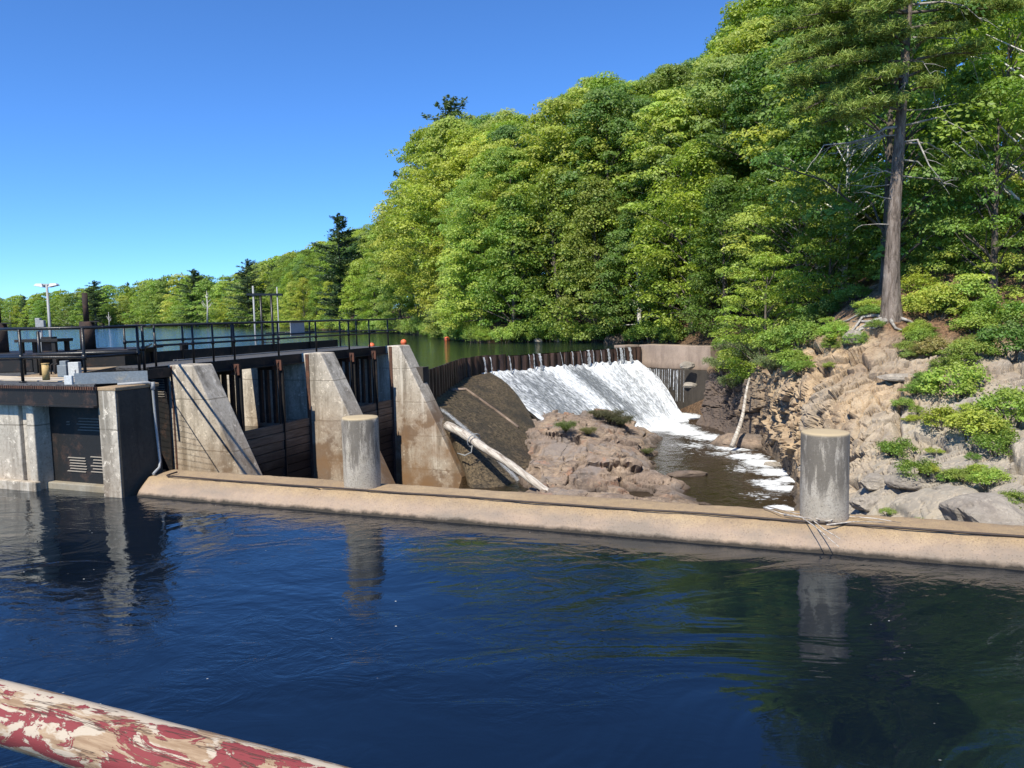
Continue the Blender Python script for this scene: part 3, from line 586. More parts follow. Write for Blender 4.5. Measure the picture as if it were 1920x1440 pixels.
# ================================================================== GATE DAM
PIERL = ['gate pier nearest the dark intake block, grey concrete with a white streak', 'middle gate pier behind the left round bollard, brown stained with a pale crack', 'farthest and tallest gate pier beside the weir, tan stained concrete with a rusty strip']
for n_, (s, tp, th, zb, L) in enumerate([(.35, .75, .72, -6.6, 1), (6.0, .68, .8, -6.6, 1), (11.4, .55, .85, -6.2, 1)]):
    root = empty('gate_pier', EP(s, 0, -6.6), PIERL[n_], 'pier', 'concrete buttress piers of the gate dam')
    ln = tp+.5*(DECK+.03-zb)
    prof = [EP(s, -3.6, DECK-.12), EP(s, -.12, DECK-.12), EP(s, -.12, DECK+.03), EP(s, tp, DECK+.03), EP(s, ln, zb), EP(s, ln, zb-1.2), EP(s, -3.6, zb-1.2)]
    m = MB(); m.prism(prof, u*th); m.build('buttress', MC['pier'], root, .035)
    if n_:
        m = MB(); m.prism([EP(s, .1, DECK), EP(s, .23, DECK), EP(s, .23, -6.9), EP(s, .1, -6.9)], -u*.025); m.build('rusty_slot', MC['rust'], root)
    else:
        m = MB(); m.prism([EP(s, .02, DECK), EP(s, .07, DECK), EP(s, .07, -6.9), EP(s, .02, -6.9)], -u*.02); m.build('rusty_slot', MC['rust'], root)
for (s, lb) in [(2.75, 'steel post of the near gate bay closest to the first pier'), (4.65, 'steel post of the near gate bay closest to the middle pier'), (8.75, 'steel post of the far gate bay closest to the middle pier'), (10.25, 'steel post of the far gate bay closest to the tallest pier')]:
    root = empty('gate_post', EP(s, 0, -6.6), 'dark '+lb, 'gate post', 'steel posts between the gate bays')
    m = MB(); m.prism([EP(s, 0, DECK-.2), EP(s, .2, DECK-.2), EP(s, .2, -6.8), EP(s, 0, -6.8)], u*.03); m.prism([EP(s-.12, .1, DECK-.2), EP(s-.12, .13, DECK-.2), EP(s-.12, .13, -6.8), EP(s-.12, .1, -6.8)], u*.28)
    m.build('front_column', MC['beam'], root)
    m = MB()
    for a0 in (-.75, -.5, -.22): m.prism([EP(s, a0, DECK-.2), EP(s, a0+.1, DECK-.2), EP(s, a0+.1, -3.25), EP(s, a0, -3.25)], u*.12)
    m.prism([EP(s-.01, -.75, DECK-.22), EP(s-.01, 0, DECK-.22), EP(s-.01, 0, DECK-.42), EP(s-.01, -.75, DECK-.42)], u*.02)
    m.build('brace_channels', MC['dkrust'], root)
    m = MB(); m.prism([EP(s-.04, -.12, DECK-.1), EP(s-.04, .22, DECK-.1), EP(s-.04, .22, DECK-.42), EP(s-.04, -.12, DECK-.42)], -u*.03)
    for dx in (-.05, .12):
        for dz in (.16, .34): m.box(EP(s-.09, dx, DECK-dz), v*.025, u*.02, UP*.025)
    m.build('rusty_bracket', MC['orange_rust'], root)
for (s0, s1, lb) in [(1.07, 6.0, 'near'), (6.8, 11.4, 'far')]:
    root = empty('stoplog_gate', EP(s0, 0, -6.8), 'stack of dark weathered timber stoplogs closing the '+lb+' gate bay', 'stoplogs', 'timber stoplogs in the gate bays')
    cuts = [s0]+([2.75, 4.65] if s0 < 2 else [8.75, 10.25])+[s1]
    for c0, c1 in zip(cuts[:-1], cuts[1:]):
        m = MB()
        for r in range(13):
            z1 = -3.25-r*.27; jut = random.uniform(0, .05); m.prism([EP(c0+.03, -.02+jut, z1), EP(c0+.03, .12+jut, z1), EP(c0+.03, .12+jut, z1-.25), EP(c0+.03, -.02+jut, z1-.25)], u*(c1-c0-.03))
        m.build('timber_panel', MC['timber'], root, .01)
# deck over the gates
dk = empty('gate_walkway', EP(6, -1, DECK-.5), 'long dark grated walkway deck across the gate dam above the piers', 'walkway')
m = MB(); m.prism([EP(-.2, -2.0, DECK), EP(-.2, -.13, DECK), EP(-.2, -.13, DECK-.07), EP(-.2, -2.0, DECK-.07)], u*12.0); m.build('deck_slab', MC['grate'], dk)
m = MB(); m.prism([EP(-.3, -.12, DECK+.02), EP(-.3, -.05, DECK+.02), EP(-.3, -.05, DECK-.28), EP(-.3, -.12, DECK-.28)], u*11.7); m.prism([EP(.4, -.05, DECK-.25), EP(.4, .05, DECK-.25), EP(.4, .05, DECK-.28), EP(.4, -.05, DECK-.28)], u*11.0)
m.build('edge_beam', MC['beam'], dk)
m = MB(); m.prism([EP(1.8, -2.15, DECK+.3), EP(1.8, -2.05, DECK+.3), EP(1.8, -2.05, DECK-.3), EP(1.8, -2.15, DECK-.3)], u*9.3); m.build('toe_curb', MC['beam'], dk)
m = MB(); m.prism([EP(2.5, -2.04, DECK+.012), EP(2.5, -1.85, DECK+.012), EP(2.5, -1.85, DECK+.03), EP(2.5, -2.04, DECK+.03)], u*9); m.build('pale_edge_strip', MC['galv'], dk)
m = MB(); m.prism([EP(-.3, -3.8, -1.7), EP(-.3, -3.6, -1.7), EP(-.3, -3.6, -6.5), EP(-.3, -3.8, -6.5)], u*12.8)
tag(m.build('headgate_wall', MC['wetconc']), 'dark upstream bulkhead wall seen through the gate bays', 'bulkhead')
m = MB(); m.prism([EP(11.9, -3.8, -2.0), EP(11.9, 1.3, -2.0), EP(11.9, 1.3, -6.5), EP(11.9, -3.8, -6.5)], u*.5)
tag(m.build('wing_wall', MC['wetconc']), 'low dark wall joining the tallest pier to the sheet piles', 'wall')
# railings
def post(mb, p, h=1.07, r=.03): mb.tube([p, p+UP*h], r, 8)
def railing(name, label, pts, posts, zb, h=1.07, mid=.55, r=.032, flange=False):
    root = empty(name, pts[0]+UP*zb, label, 'railing')
    m = MB(); m.tube([p+UP*(zb+h) for p in pts], r, 8); m.build('top_rail', MC['rail'], root)
    m = MB(); m.tube([p+UP*(zb+mid) for p in pts], r*.9, 8); m.build('middle_rail', MC['rail'], root)
    for p in posts:
        m = MB(); post(m, p+UP*zb, h, r*.95); m.tube([p+UP*(zb+mid-.05), p+UP*(zb+mid+.05)], r*1.45, 8); m.tube([p+UP*zb, p+UP*(zb+.02)], r*2.3, 8); m.build('post', MC['rail'], root)
    return root
fr = [EP(s, -.1) for s in (0, 11.7)]
railing('walkway_railing', 'black pipe railing along the near edge of the long gate walkway', fr, [EP(s, -.1) for s in (0, 1.3, 2.05, 2.9, 4.9, 6.9, 8.9, 10.3, 11.7)], DECK)
railing('walkway_railing', 'black pipe railing along the lake side edge of the gate walkway', [EP(s, -2.0) for s in (.8, 12.4)]+[EP(12.4, -.1)], [EP(s, -2.0) for s in (.8, 2.9, 5, 7.1, 9.2, 11.2, 12.4)], DECK, mid=.62)
sg = MB(); p = EP(8.55, -2.06, DECK+.5); sg.box(p+UP*.3, u*.0+v*.0+u*.42, v*.012, UP*.27); tag(sg.build('notice_board', MC['signgrey'], None, .01), 'plain grey back of a notice board fixed on the lake side railing', 'sign')
sg = MB(); p = atY(345, 650, 24.5); sg.box(p, u*.14, v*.05, UP*.13); tag(sg.build('junction_box', MC['beam'], None, .01), 'small black box hanging on the walkway railing over the lake', 'box')

# ---- near left: block, intake bay, deck
C0 = V3((-7.4, 14.3, 0))
def LP(t, b=0., z=0.): return C0-v*t+u*b+UP*z          # t leftwards along the front line, b back
m = MB(); m.prism([LP(0, 0, DECK-.12), LP(.45, 0, DECK-.12), LP(.45, 0, -4.2), LP(0, 0, -4.2)], u*1.0)
blk = empty('intake_block', LP(.2, .4, -4.2), 'black stained square concrete block at the corner where the canal wall begins', 'pier'); 
m.build('stained_block', MC['pier_dark'], blk, .03)
m = MB(); m.prism([LP(.015, -.02, DECK-.115), LP(.46, -.02, DECK-.115), LP(.46, -.02, -4.2), LP(.015, -.02, -4.2)], u*.018); m.build('pale_front_face', MC['pier'], blk)
m = MB(); m.prism([LP(-.01, -.03, DECK-.12), LP(.47, -.03, DECK-.12), LP(.47, -.03, DECK-.05), LP(-.01, -.03, DECK-.05)], u*1.05); m.build('cap', MC['wall'], blk, .015)
m = MB(); cp = [LP(.35, .35, DECK-.03), LP(-.03, .72, DECK-.02), LP(-.05, .78, DECK-.04), LP(-.06, .8, DECK-.12), LP(-.06, .82, -2.0), LP(-.07, .86, -2.75), LP(-.1, .8, -2.87), LP(-.2, .55, -2.94)]
m.tube(cp, .026, 8); m.tube([LP(-.055, .81, DECK-.02), LP(-.055, .81, DECK-.17)], .045, 8); tag(m.build('conduit_pipe', MC['galv']), 'grey conduit pipe bent over the dark block and running down its face', 'pipe')
# recessed bay panels
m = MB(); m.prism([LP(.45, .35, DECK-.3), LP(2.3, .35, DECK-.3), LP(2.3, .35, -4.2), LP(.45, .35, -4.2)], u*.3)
bay = empty('intake_bay', LP(1.3, .4, -4.2), 'dark shaded intake bay panel with painted light stripes under the steel beam', 'intake screen')
m.build('dark_panel', MC['beam'], bay)  # black colour stands in for the deck's shade in the bay
k = NT('light_stripe_paint'); light_stripe_m = k.pbr(k.mix(k.noise(9, 4), (.13, .115, .095), (.25, .225, .19)), .8)  # pale colour imitates sunlight stripes falling through the deck grating
rs = random.Random(3)
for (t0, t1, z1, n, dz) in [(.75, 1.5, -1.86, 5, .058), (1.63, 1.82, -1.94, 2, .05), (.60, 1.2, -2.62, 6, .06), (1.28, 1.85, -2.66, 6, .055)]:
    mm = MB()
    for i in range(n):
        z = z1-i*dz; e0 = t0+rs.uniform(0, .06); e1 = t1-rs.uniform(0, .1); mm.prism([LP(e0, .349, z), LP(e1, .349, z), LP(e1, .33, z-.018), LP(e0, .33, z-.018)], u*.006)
    mm.build('light_stripe_slats', light_stripe_m, bay)
m = MB(); m.prism([LP(.45, .2, -3.17), LP(2.25, .2, -3.17), LP(2.25, .2, -4.2), LP(.45, .2, -4.2)], u*.2); m.build('sill', MC['pier_side'], bay, .02)
m = MB(); m.prism([LP(2.25, 0, DECK-.3), LP(2.45, 0, DECK-.3), LP(2.45, 0, -4.2), LP(2.25, 0, -4.2)], u*1); m.prism([LP(2.45, .12, DECK-.3), LP(2.72, .12, DECK-.3), LP(2.72, .12, -4.2), LP(2.45, .12, -4.2)], u*.9); m.prism([LP(2.72, .04, DECK-.3), LP(4.2, .04, DECK-.3), LP(4.2, .04, -4.2), LP(2.72, .04, -4.2)], u*1)
m.prism([LP(2.2, -.1, -3.12), LP(4.2, -.1, -3.12), LP(4.2, -.1, -4.2), LP(2.2, -.1, -4.2)], u*.13)
tag(m.build('intake_pier', MC['pier'], None, .02), 'pale stepped concrete pier under the deck left of the dark bay', 'pier')
# link gate between block and first pier
g0, g1 = LP(.4, 1.0), EP(.33, -1.6)
m = MB(); m.slab(LP(.45, 1.05), LP(4.0, 1.05), -4.4, DECK-.2, .06); m.slab(LP(4.0, 1.05), EP(.33, -1.7), -4.4, DECK-.2, .06); m.slab(EP(.28, -.04), EP(.28, -2.2), -4.4, DECK-.2, .02); lk = empty('side_gate', (g0+g1)/2+UP*-4.4, 'dark gate panel with painted light stripes between the stained block and the nearest gate pier', 'gate'); m.build('gate_leaf_shade_sheet', MC['beam'], lk)  # last slab blackens the pier side, painting in the gap's shade
gd = (g1-g0).normalized(); gn = V3((gd.y, -gd.x, 0))
m = MB(); m.slab(EP(-1.0, .02), EP(.34, .02), DECK-.27, DECK-.03, .03); m.build('top_beam', MC['beam'], lk)
mm = MB()
mm = MB()
for z0, n in ((-1.5, 8),):
    for i in range(n): mm.box(EP(.245, -.35, z0-i*.062), v*.22, u*.012, UP*.012)
mm.build('light_stripe_slats', light_stripe_m, lk)  # pale strips painted as stripes of light in the dark gap
# front steel beam with rusty flange, deck
m = MB(); bm = empty('deck_beam', LP(2.4, 0, DECK-.45), 'black steel beam with a rusty toothed edge carrying the deck at the left', 'beam')
m.prism([LP(.44, -.06, DECK-.1), LP(4.4, -.06, DECK-.1), LP(4.4, -.06, DECK-.43), LP(.44, -.06, DECK-.43)], u*.06); m.prism([LP(.44, -.14, DECK-.40), LP(4.4, -.14, DECK-.40), LP(4.4, -.14, DECK-.43), LP(.44, -.14, DECK-.43)], u*.2); m.build('web', MC['beam'], bm)
m = MB()
for i in range(66): m.box(LP(.47+i*.06, -.08, DECK-.07), v*.018, u*.03, UP*.028)
m.prism([LP(.44, -.06, DECK-.045), LP(4.4, -.06, DECK-.045), LP(4.4, -.06, DECK-.097), LP(.44, -.06, DECK-.097)], u*.04); m.build('rusty_flange', MC['rust'], bm)
dk2 = empty('intake_deck', LP(3, 2, DECK-.1), 'wide flat intake deck at the left with dark plates and pale planks', 'deck')
m = MB(); m.prism([V3((a, b, DECK-.04)) for a, b in [tuple(LP(.5, -.05)[:2]), tuple(LP(7, -.05)[:2]), (-16, 19), (-15, 22), (-11.4, 22.6), (-10.3, 20.2), (-9.9, 16.8), (-8.35, 15.5)]], UP*.03); m.build('deck_plate', MC['grate'], dk2)
m = MB(); m.prism([LP(1.2, .45, DECK-.005), LP(6, .45, DECK-.005), LP(6, 1.5, DECK-.005), LP(1.2, 1.1, DECK-.005)], UP*.012); m.build('pale_planks', MC['deckwood'], dk2)
m = MB(); m.prism([V3((a, b, DECK-.005)) for a, b in [(-9.9, 16.85), (-10.3, 20.1), (-11.2, 19.5), (-10.9, 16.9)]], UP*.02); m.build('tan_slab', MC['wall'], dk2)
m = MB(); oa = [V3((-7.8, 15.35, 0)), V3((-8.05, 16.1, 0)), V3((-9.25, 19.5, 0))]; ia = [V3((-8.4, 15.5, 0)), V3((-9.9, 16.8, 0)), V3((-10.3, 20.2, 0))]
for i in range(46):
    t = i/45*2; k_ = min(int(t), 1); a = oa[k_].lerp(oa[k_+1], t-k_); b = ia[k_].lerp(ia[k_+1], t-k_); m.slab(a, b, DECK-.012, DECK-.008, .003)
for a, b in zip(oa[:-1], oa[1:]): m.slab(a, b, DECK-.025, DECK, .008)
m.build('open_grating', MC['beam'], dk2)
# blue grey kick plate
m = MB(); m.slab(LP(1.12, .06), LP(.1, .85), DECK-.02, DECK+.2, .02); kp = m.build('kick_plate', MC['bluegrey']); tag(kp, 'blue grey painted steel kick plate along the edge of the intake deck', 'plate')
m = MB(); m.slab(LP(1.3, .0), LP(1.13, .03), DECK-.02, DECK+.16, .03); tag(m.build('plate_box', MC['whitebox'], None, .01), 'small pale metal box at the left end of the kick plate', 'box')
# railings here
P1 = LP(.62, .05); P2 = EP(-3.2, .55); 
l1 = atY(0, 700, 14.9); 
ra = [V3((-10.9, 14.6, 0)), V3((-9.4, 15.2, 0)), V3((-8.4, 14.95, 0)), V3((-7.85, 16.0, 0))]
pp = [V3(atY(42, 700, 15.4)), V3(atY(160, 700, 14.9)), V3(atY(262, 700, 16.1))]
for q_ in pp: q_.z = 0
far = pp[0]+(pp[0]-pp[1])*.9
railing('deck_railing', 'black pipe railing in front of the intake deck with white chips of paint', [far]+pp, pp, DECK, mid=.5)
railing('deck_railing', 'short black pipe railing turning from the intake deck to the walkway', [pp[2]+V3((.06, .1, 0)), EP(0, -.1)+V3((-.05, -.1, 0))], [pp[2]+V3((.06, .1, 0))], DECK, mid=.6)
b1 = V3(atY(-60, 700, 17.5)); b2 = V3(atY(77, 700, 17.2)); b3 = V3(atY(262, 700, 16.6)); 
for q_ in (b1, b2, b3): q_.z = 0
root = empty('pipe_rail', b1+UP*DECK, 'thick black pipe rail level with the middle rail behind the machinery', 'railing')
m = MB(); m.tube([b1+UP*(DECK+.42), b2+UP*(DECK+.48), b3+UP*(DECK+.52)], .045, 8); m.build('thick_pipe', MC['rail'], root); m = MB(); post(m, b2+UP*DECK, 1.0, .035); m.build('post', MC['rail'], root); m = MB(); m.tube([b1+UP*(DECK+.2), b1+UP*(DECK+.42)], .035, 8); m.build('foot', MC['rail'], root)
# machinery
def on(px, Y, z=DECK): p = V3(atY(px, 700, Y)); p.z = z; return p
m = MB(); p = on(86, 15.2); m.tube([p+UP*.05, p+UP*.37], .068, 14); m.tube([p+UP*.37, p+UP*.385], .075, 14); tag(m.build('yellow_pipe', MC['yellowpipe'], None), 'short stout yellow pipe standing on the deck behind the railing', 'pipe')
m = MB(); p = on(141, 16.3); m.box(p+UP*.17, V3((.105, .01, 0)), V3((0, .06, 0)), UP*.17); m.box(p+UP*.12+V3((.01, -.07, 0)), V3((.03, 0, 0)), V3((0, .01, 0)), UP*.07); tag(m.build('control_box', MC['whitebox'], None, .008), 'white metal control box standing on the intake deck', 'box')
m = MB(); p = on(122, 16.8); m.box(p+UP*.13, V3((.1, 0, 0)), V3((0, .12, 0)), UP*.13); m.box(p+UP*.3, V3((.07, 0, 0)), V3((0, .07, 0)), UP*.05); tag(m.build('motor_box', MC['bluegrey'], None, .01), 'dark blue grey motor housing left of the white control box', 'motor')
m = MB()
for dx, dy in ((-.38, -.2), (.38, -.2), (-.38, .3), (.38, .3)): m.box(on(85, 18)+V3((dx, dy, .38)), V3((.045, 0, 0)), V3((0, .045, 0)), UP*.38)
m.box(on(85, 18)+V3((0, .05, .78)), V3((.5, 0, 0)), V3((0, .32, 0)), UP*.035); m.box(on(97, 18)+V3((0, 0, .62)), V3((.12, 0, 0)), V3((0, .12, 0)), UP*.24)
for dx in (.1, .2, .28): m.tube([on(88, 17.6)+V3((dx, 0, .0)), on(88, 17.6)+V3((dx, 0, .22)), on(88, 17.6)+V3((dx+.06, 0, .25))], .02, 6)
tag(m.build('hoist_table', MC['beam'], None, .01), 'black steel hoist frame table standing on the intake deck', 'machine')
for px, Y, lb, hh in [(4, 19.5, 'thick black gate stem pipe at the far left edge of the deck', .52), (169, 21.5, 'thick black gate stem pipe on the black box platform', .5)]:
    root = empty('gate_hoist', on(px, Y), lb, 'gate hoist', 'gate stems on the deck')
    m = MB(); p = on(px, Y); m.box(p+UP*.40, V3((.45, 0, 0)), V3((0, .4, 0)), UP*.04); m.build('base_plate', MC['beam'], root, .01)
    m = MB(); m.tube([p+UP*.44, p+UP*1.2], [.2, .19], 14); m.build('housing', MC['dkrust'], root); m = MB(); m.tube([p+UP*1.2, p+UP*2.0], .075, 12); m.build('stem', MC['dkrust'], root)
    m = MB(); m.box(p+UP*1.2+V3((.12, 0, 0)), V3((.28, 0, 0)), V3((0, .1, 0)), UP*.015); m.build('flange', MC['beam'], root)
for (pa, pb, Y, z0, z1, lb) in [(-80, 62, 18.8, .0, .42, 'black riveted steel box platform at the left edge below the gate stem'), (118, 236, 20.6, .0, .40, 'black riveted steel box platform below the middle gate stem')]:
    a, b = on(pa, Y), on(pb, Y); m = MB(); m.prism([a+UP*z0, b+UP*z0, b+UP*z1, a+UP*z1], V3((0, 1.9, 0))); m.prism([a+UP*(z1+.005)-V3((.1, .1, 0)), b+UP*(z1+.005)+V3((.15, -.1, 0)), b+UP*(z1+.04)+V3((.15, -.1, 0)), a+UP*(z1+.04)-V3((.1, .1, 0))], V3((0, 2.1, 0)))
    for i in range(14): m.box(a+(b-a)*((i+.5)/14)+UP*(z1-.05)-V3((0, .012, 0)), V3((.015, 0, 0)), V3((0, .01, 0)), UP*.015)
    tag(m.build('steel_platform', MC['beam'], None, .01), lb, 'platform', 'black box platforms on the deck')
# curb seen behind the corner
m = MB(); m.slab(EP(.5, -2.6), EP(3.4, -2.6), DECK-.25, DECK+.16, .08); tag(m.build('low_parapet', MC['dkrust']), 'short dark parapet between the corner railing and the lake', 'wall')
m = MB(); p0, p1 = atY(415, 667, 31.), atY(530, 658, 34.); m.slab(p0, p1, LAKE-.5, LAKE+.55, .9); tag(m.build('lake_pier_slab', MC['wall'], None, .02), 'tan concrete slab in the lake behind the walkway carrying the white housing', 'slab')
# floodlight mast
p = on(100, 23); p.z = DECK-.6; ml = empty('floodlight_mast', p, 'slim silver floodlight mast with two lamp heads above the lake', 'lamp post')
top = atY(92.5, 534, 23); m = MB(); m.tube([p, V3((p.x, p.y, top.z))], [.05, .035], 10); m.build('mast', MC['galv'], ml)
for sg_ in (-1, 1):
    m = MB(); c = V3((p.x+sg_*.21, p.y, top.z+.0)); ax = V3((.165, 0, -.02*1)); m.add([c+V3((-.14, -.1, -.05-.03*sg_)), c+V3((.14, -.1, -.05+.03*sg_)), c+V3((.14, .1, -.05+.03*sg_)), c+V3((-.14, .1, -.05-.03*sg_)), c+V3((-.09, -.06, .04)), c+V3((.09, -.06, .04)), c+V3((.09, .06, .04)), c+V3((-.09, .06, .04))], [(0, 3, 2, 1), (4, 5, 6, 7), (0, 1, 5, 4), (1, 2, 6, 5), (2, 3, 7, 6), (3, 0, 4, 7)])
    o = m.build('lamp_head', MC['whitebox'], ml, .015); 
m = MB(); m.tube([V3((p.x-.1, p.y, top.z)), V3((p.x+.1, p.y, top.z))], .03, 8); m.build('bracket', MC['galv'], ml)
p = on(82, 19.8); p.z = DECK-.0; ml = empty('meter_post', p, 'grey post with a small electric box behind the hoist frame', 'post'); t = atY(78, 600, 19.8)
m = MB(); m.tube([p, V3((p.x, p.y, t.z))], .05, 8); m.build('post', MC['galv'], ml); m = MB(); m.box(V3((p.x-.0, p.y-.06, t.z-.09)), V3((.06, 0, 0)), V3((0, .05, 0)), UP*.14); m.box(V3((p.x+.1, p.y-.06, t.z-.1)), V3((.06, 0, 0)), V3((0, .05, 0)), UP*.09); m.build('electric_box', MC['galv'], ml, .01)
# gantry in the lake
Yg = 36.; gz = lambda px, py: atY(px, py, Yg)
ga = empty('hoist_gantry', V3((gz(496, 650).x, Yg, LAKE-.3)), 'thin dark steel gantry with a crossbar standing behind the walkway', 'gantry')
for (pa, pt, r, mt) in [(488, 552, .06, 'rail'), (508, 552, .06, 'rail'), (474, 536, .045, 'galv'), (519, 538, .03, 'galv')]:
    a = gz(pa, pt); m = MB(); m.tube([V3((a.x, Yg, LAKE-.3)), a], r, 6); m.build('upright', MC[mt], ga)
a, b = gz(463, 552), gz(530, 552.5); m = MB(); m.box((a+b)/2, (b-a)/2, V3((0, .08, 0)), UP*.05); m.build('crossbar', MC['rail'], ga)
m = MB(); a = gz(498, 625); b = gz(590, 621); m.tube([a, b], .04, 6); a = gz(492, 642); b = gz(520, 642); m.tube([a, b], .03, 6); m.build('brace', MC['rail'], ga)
p = gz(503, 650); p.z = LAKE+.55; m = MB(); m.tube([p, p+UP*.3, p+UP*.33], [.28, .26, .1], 12); m.box(p+UP*.42+V3((-.1, 0, 0)), V3((.5, 0, 0)), V3((0, .25, 0)), UP*.06); tag(m.build('white_housing', MC['whitebox'], None), 'white round topped housing at the foot of the thin gantry', 'housing')
# buoys
for px, py, lb in [(757, 641.5, 'orange round buoy just right of the tallest pier and railing end'), (838, 636, 'orange round buoy floating farther out near the wooded shore'), (697, 648, 'orange round buoy half hidden behind the walkway end')]:
    p = at(px, py+2.5, LAKE); m = MB(); r = .21*p.length/60*1.15; pts = [p+UP*(r*.35+r*math.cos(math.pi*k/12)*-1) for k in range(13)]; m.tube(pts, [max(.004, r*math.sin(math.pi*k/12)) for k in range(13)], 16)
    tag(m.build('buoy', MC['buoy']), lb, 'buoy', 'orange buoys on the lake')

# ================================================================== CANAL WALL
Wl = V3((-7.2, 14.4, 0)); wn = V3((.354, .935, 0)).normalized(); wd = V3((wn.y, -wn.x, 0))
sec = [(-.25, -4.6), (-.06, -3.45), (-.02, -3.34), (.02, -3.27), (.07, -3.2), (.13, -3.14), (.2, -3.085), (.26, -3.035), (.305, -3.0), (.34, -2.985), (.5, -2.98), (.7, -2.978), (.9, -2.976), (1.0, -2.98), (1.03, -2.995), (1.05, -3.05), (1.07, -7.0)]
ts = np.concatenate([np.arange(0, 22, .05), np.arange(22, 44, .5)]); sc_ = np.array(sec)
P = np.zeros((len(ts), len(sec), 3)); P[..., 0] = Wl.x+wd.x*ts[:, None]+wn.x*sc_[None, :, 0]; P[..., 1] = Wl.y+wd.y*ts[:, None]+wn.y*sc_[None, :, 0]; P[..., 2] = sc_[None, :, 1]
q = P.reshape(-1, 3); nz = fbm(q*np.array([3, 3, 3.]), 4, 2)*.018+fbm(q*9, 3, 4)*.007
for jt in (3.93, 12.3):
    nz -= .02*np.exp(-((np.repeat(ts, len(sec))-jt-.03*np.sin(np.tile(sc_[:, 0], len(ts))*14))/.022)**2)
q[:, 2] += nz; q[:, 1] -= nz*.8
F = grid_faces(len(ts), len(sec)); cap_ = np.arange(len(sec))
me = np_mesh('canal_wall', q, F, MC['wall'], True); o = add_mesh('canal_wall', me)
import bmesh
bm_ = bmesh.new(); bm_.from_mesh(me); bm_.verts.ensure_lookup_table(); bm_.faces.new([bm_.verts[i] for i in range(len(sec))]); bm_.to_mesh(me); bm_.free()
tag(o, 'long low sandy concrete wall between the dark canal and the river rocks', 'wall')
def WP(t, n, z): return Wl+wd*t+wn*n+UP*z
# round bollards
for px, py, lb, ht in [(687, 908, 'round concrete bollard on the canal wall in front of the middle gate pier', 1.24), (1545, 972, 'round dark stained concrete bollard at the right with a broken twig at its foot', 1.24)]:
    c = at(px, py, WTOP); t = (c-Wl).dot(wd); c = WP(t, .72, 0); c.z = WTOP
    n = 72; zz = np.concatenate([[-1.5], np.linspace(-.05, ht-.03, 60), [ht-.012, ht-.002, ht, ht]]); rr = np.concatenate([np.full(61, .325), [.322, .312, .2, .001]])
    th = np.linspace(0, 2*math.pi, n+1)[:-1]; A, Z = np.meshgrid(th, zz, indexing='ij'); Rr = np.meshgrid(th, rr, indexing='ij')[1]
    q = np.stack([np.cos(A)*Rr, np.sin(A)*Rr, Z], -1).reshape(-1, 3); ns = fbm(q*6+px, 4, 3); edge = np.clip((q[:, 2]-ht+.06)/.05, 0, 1); q[:, :2] *= (1+ns*.012-edge*np.clip(ns, 0, 1)*.12)[:, None]
    F = grid_faces(n, len(zz)); wrap = np.stack([np.arange(len(zz)-1)+(n-1)*len(zz), np.arange(len(zz)-1), np.arange(len(zz)-1)+1, np.arange(len(zz)-1)+1+(n-1)*len(zz)], -1); F = np.concatenate([F, wrap])
    me = np_mesh('bollard', q, F, MC['bollard'], True); o = add_mesh('bollard', me, None, c); tag(o, lb, 'bollard', 'round concrete bollards on the canal wall')
# hose along the wall
def on_wall(px, py, z=WTOP): return at(px, py, z)
hs = []
for i in range(80):
    t = .45+i*.42; hs.append(WP(t, .33+.012*math.sin(t*1.3)+.01*math.sin(t*3.1), -2.955+.004*math.sin(t*2)))
m = MB(); m.tube([WP(.42, .62, -2.93), WP(.38, .5, -2.945), WP(.4, .38, -2.95)]+hs, .017, 8); o = m.build('hose', MC['hose']); tag(o, 'long thin dark hose lying along the top edge of the canal wall', 'hose')
# twigs caught on right bollard
tw = MB(); 
for pts in [[(1432, 952), (1465, 963), (1500, 968), (1525, 985), (1573, 1025)], [(1505, 967), (1550, 977), (1590, 968), (1640, 972), (1690, 980)], [(1470, 966), (1520, 972), (1545, 992), (1575, 1010)], [(1440, 950), (1490, 962), (1520, 966)], [(1550, 984), (1600, 978), (1660, 979)]]:
    tw.tube([on_wall(a, b, WTOP+.03+.03*(i % 2)) for i, (a, b) in enumerate(pts)], [.012]+[.008]*(len(pts)-2)+[.004], 6)
tag(tw.build('broken_branch', MC['drift']), 'thin broken branch lying across the canal wall at the right bollard', 'branch')

# ---- driftwood log with a cable loop
def ap_at(px, py, h): return q_on2(px, py)+UP*h
def q_on2(px, py):
    k = APQ@np.array(f_); X_ = 960+FPX*(APQ@np.array(r_))/k; Y_ = 720-FPX*(APQ@np.array(u_))/k; return V3(APQ[((X_-px)**2+(Y_-py)**2).argmin()])
l0 = atY(838, 798, 29.3); l1 = atY(1036, 930, 24.6)
pts = [l0+(l1-l0)*t+UP*(.12*math.sin(t*math.pi))+V3((.03*math.sin(t*9), 0, .02*math.sin(t*13))) for t in np.linspace(0, 1, 22)]
m = MB(); m.tube(pts, [.175-.055*t+.010*math.sin(t*40) for t in np.linspace(0, 1, 22)], 16); lg = m.build('driftwood_log', MC['drift']); tag(lg, 'long bleached driftwood log leaning down the mossy slope beside the tallest pier', 'log')
m = MB(); c = atY(890, 838, 28.0); ax = (l1-l0).normalized(); e1 = ax.orthogonal().normalized(); e2 = ax.cross(e1)
tl = (c-l0).dot(ax)/(l1-l0).length; cc = l0+(l1-l0)*tl+UP*.12
m.tube([cc+(e1*math.cos(a)+e2*math.sin(a))*.27+ax*.03*math.sin(a*2) for a in np.linspace(0, 2*math.pi*1.02, 18)], .025, 6)
m.tube([cc+V3((0, 0, .2)), atY(884, 848, 27.9), atY(872, 854, 27.9), atY(858, 850, 28.4)], .025, 6)
tag(m.build('cable_loop', MC['galv']), 'pale cable loop tied round the driftwood log', 'cable')
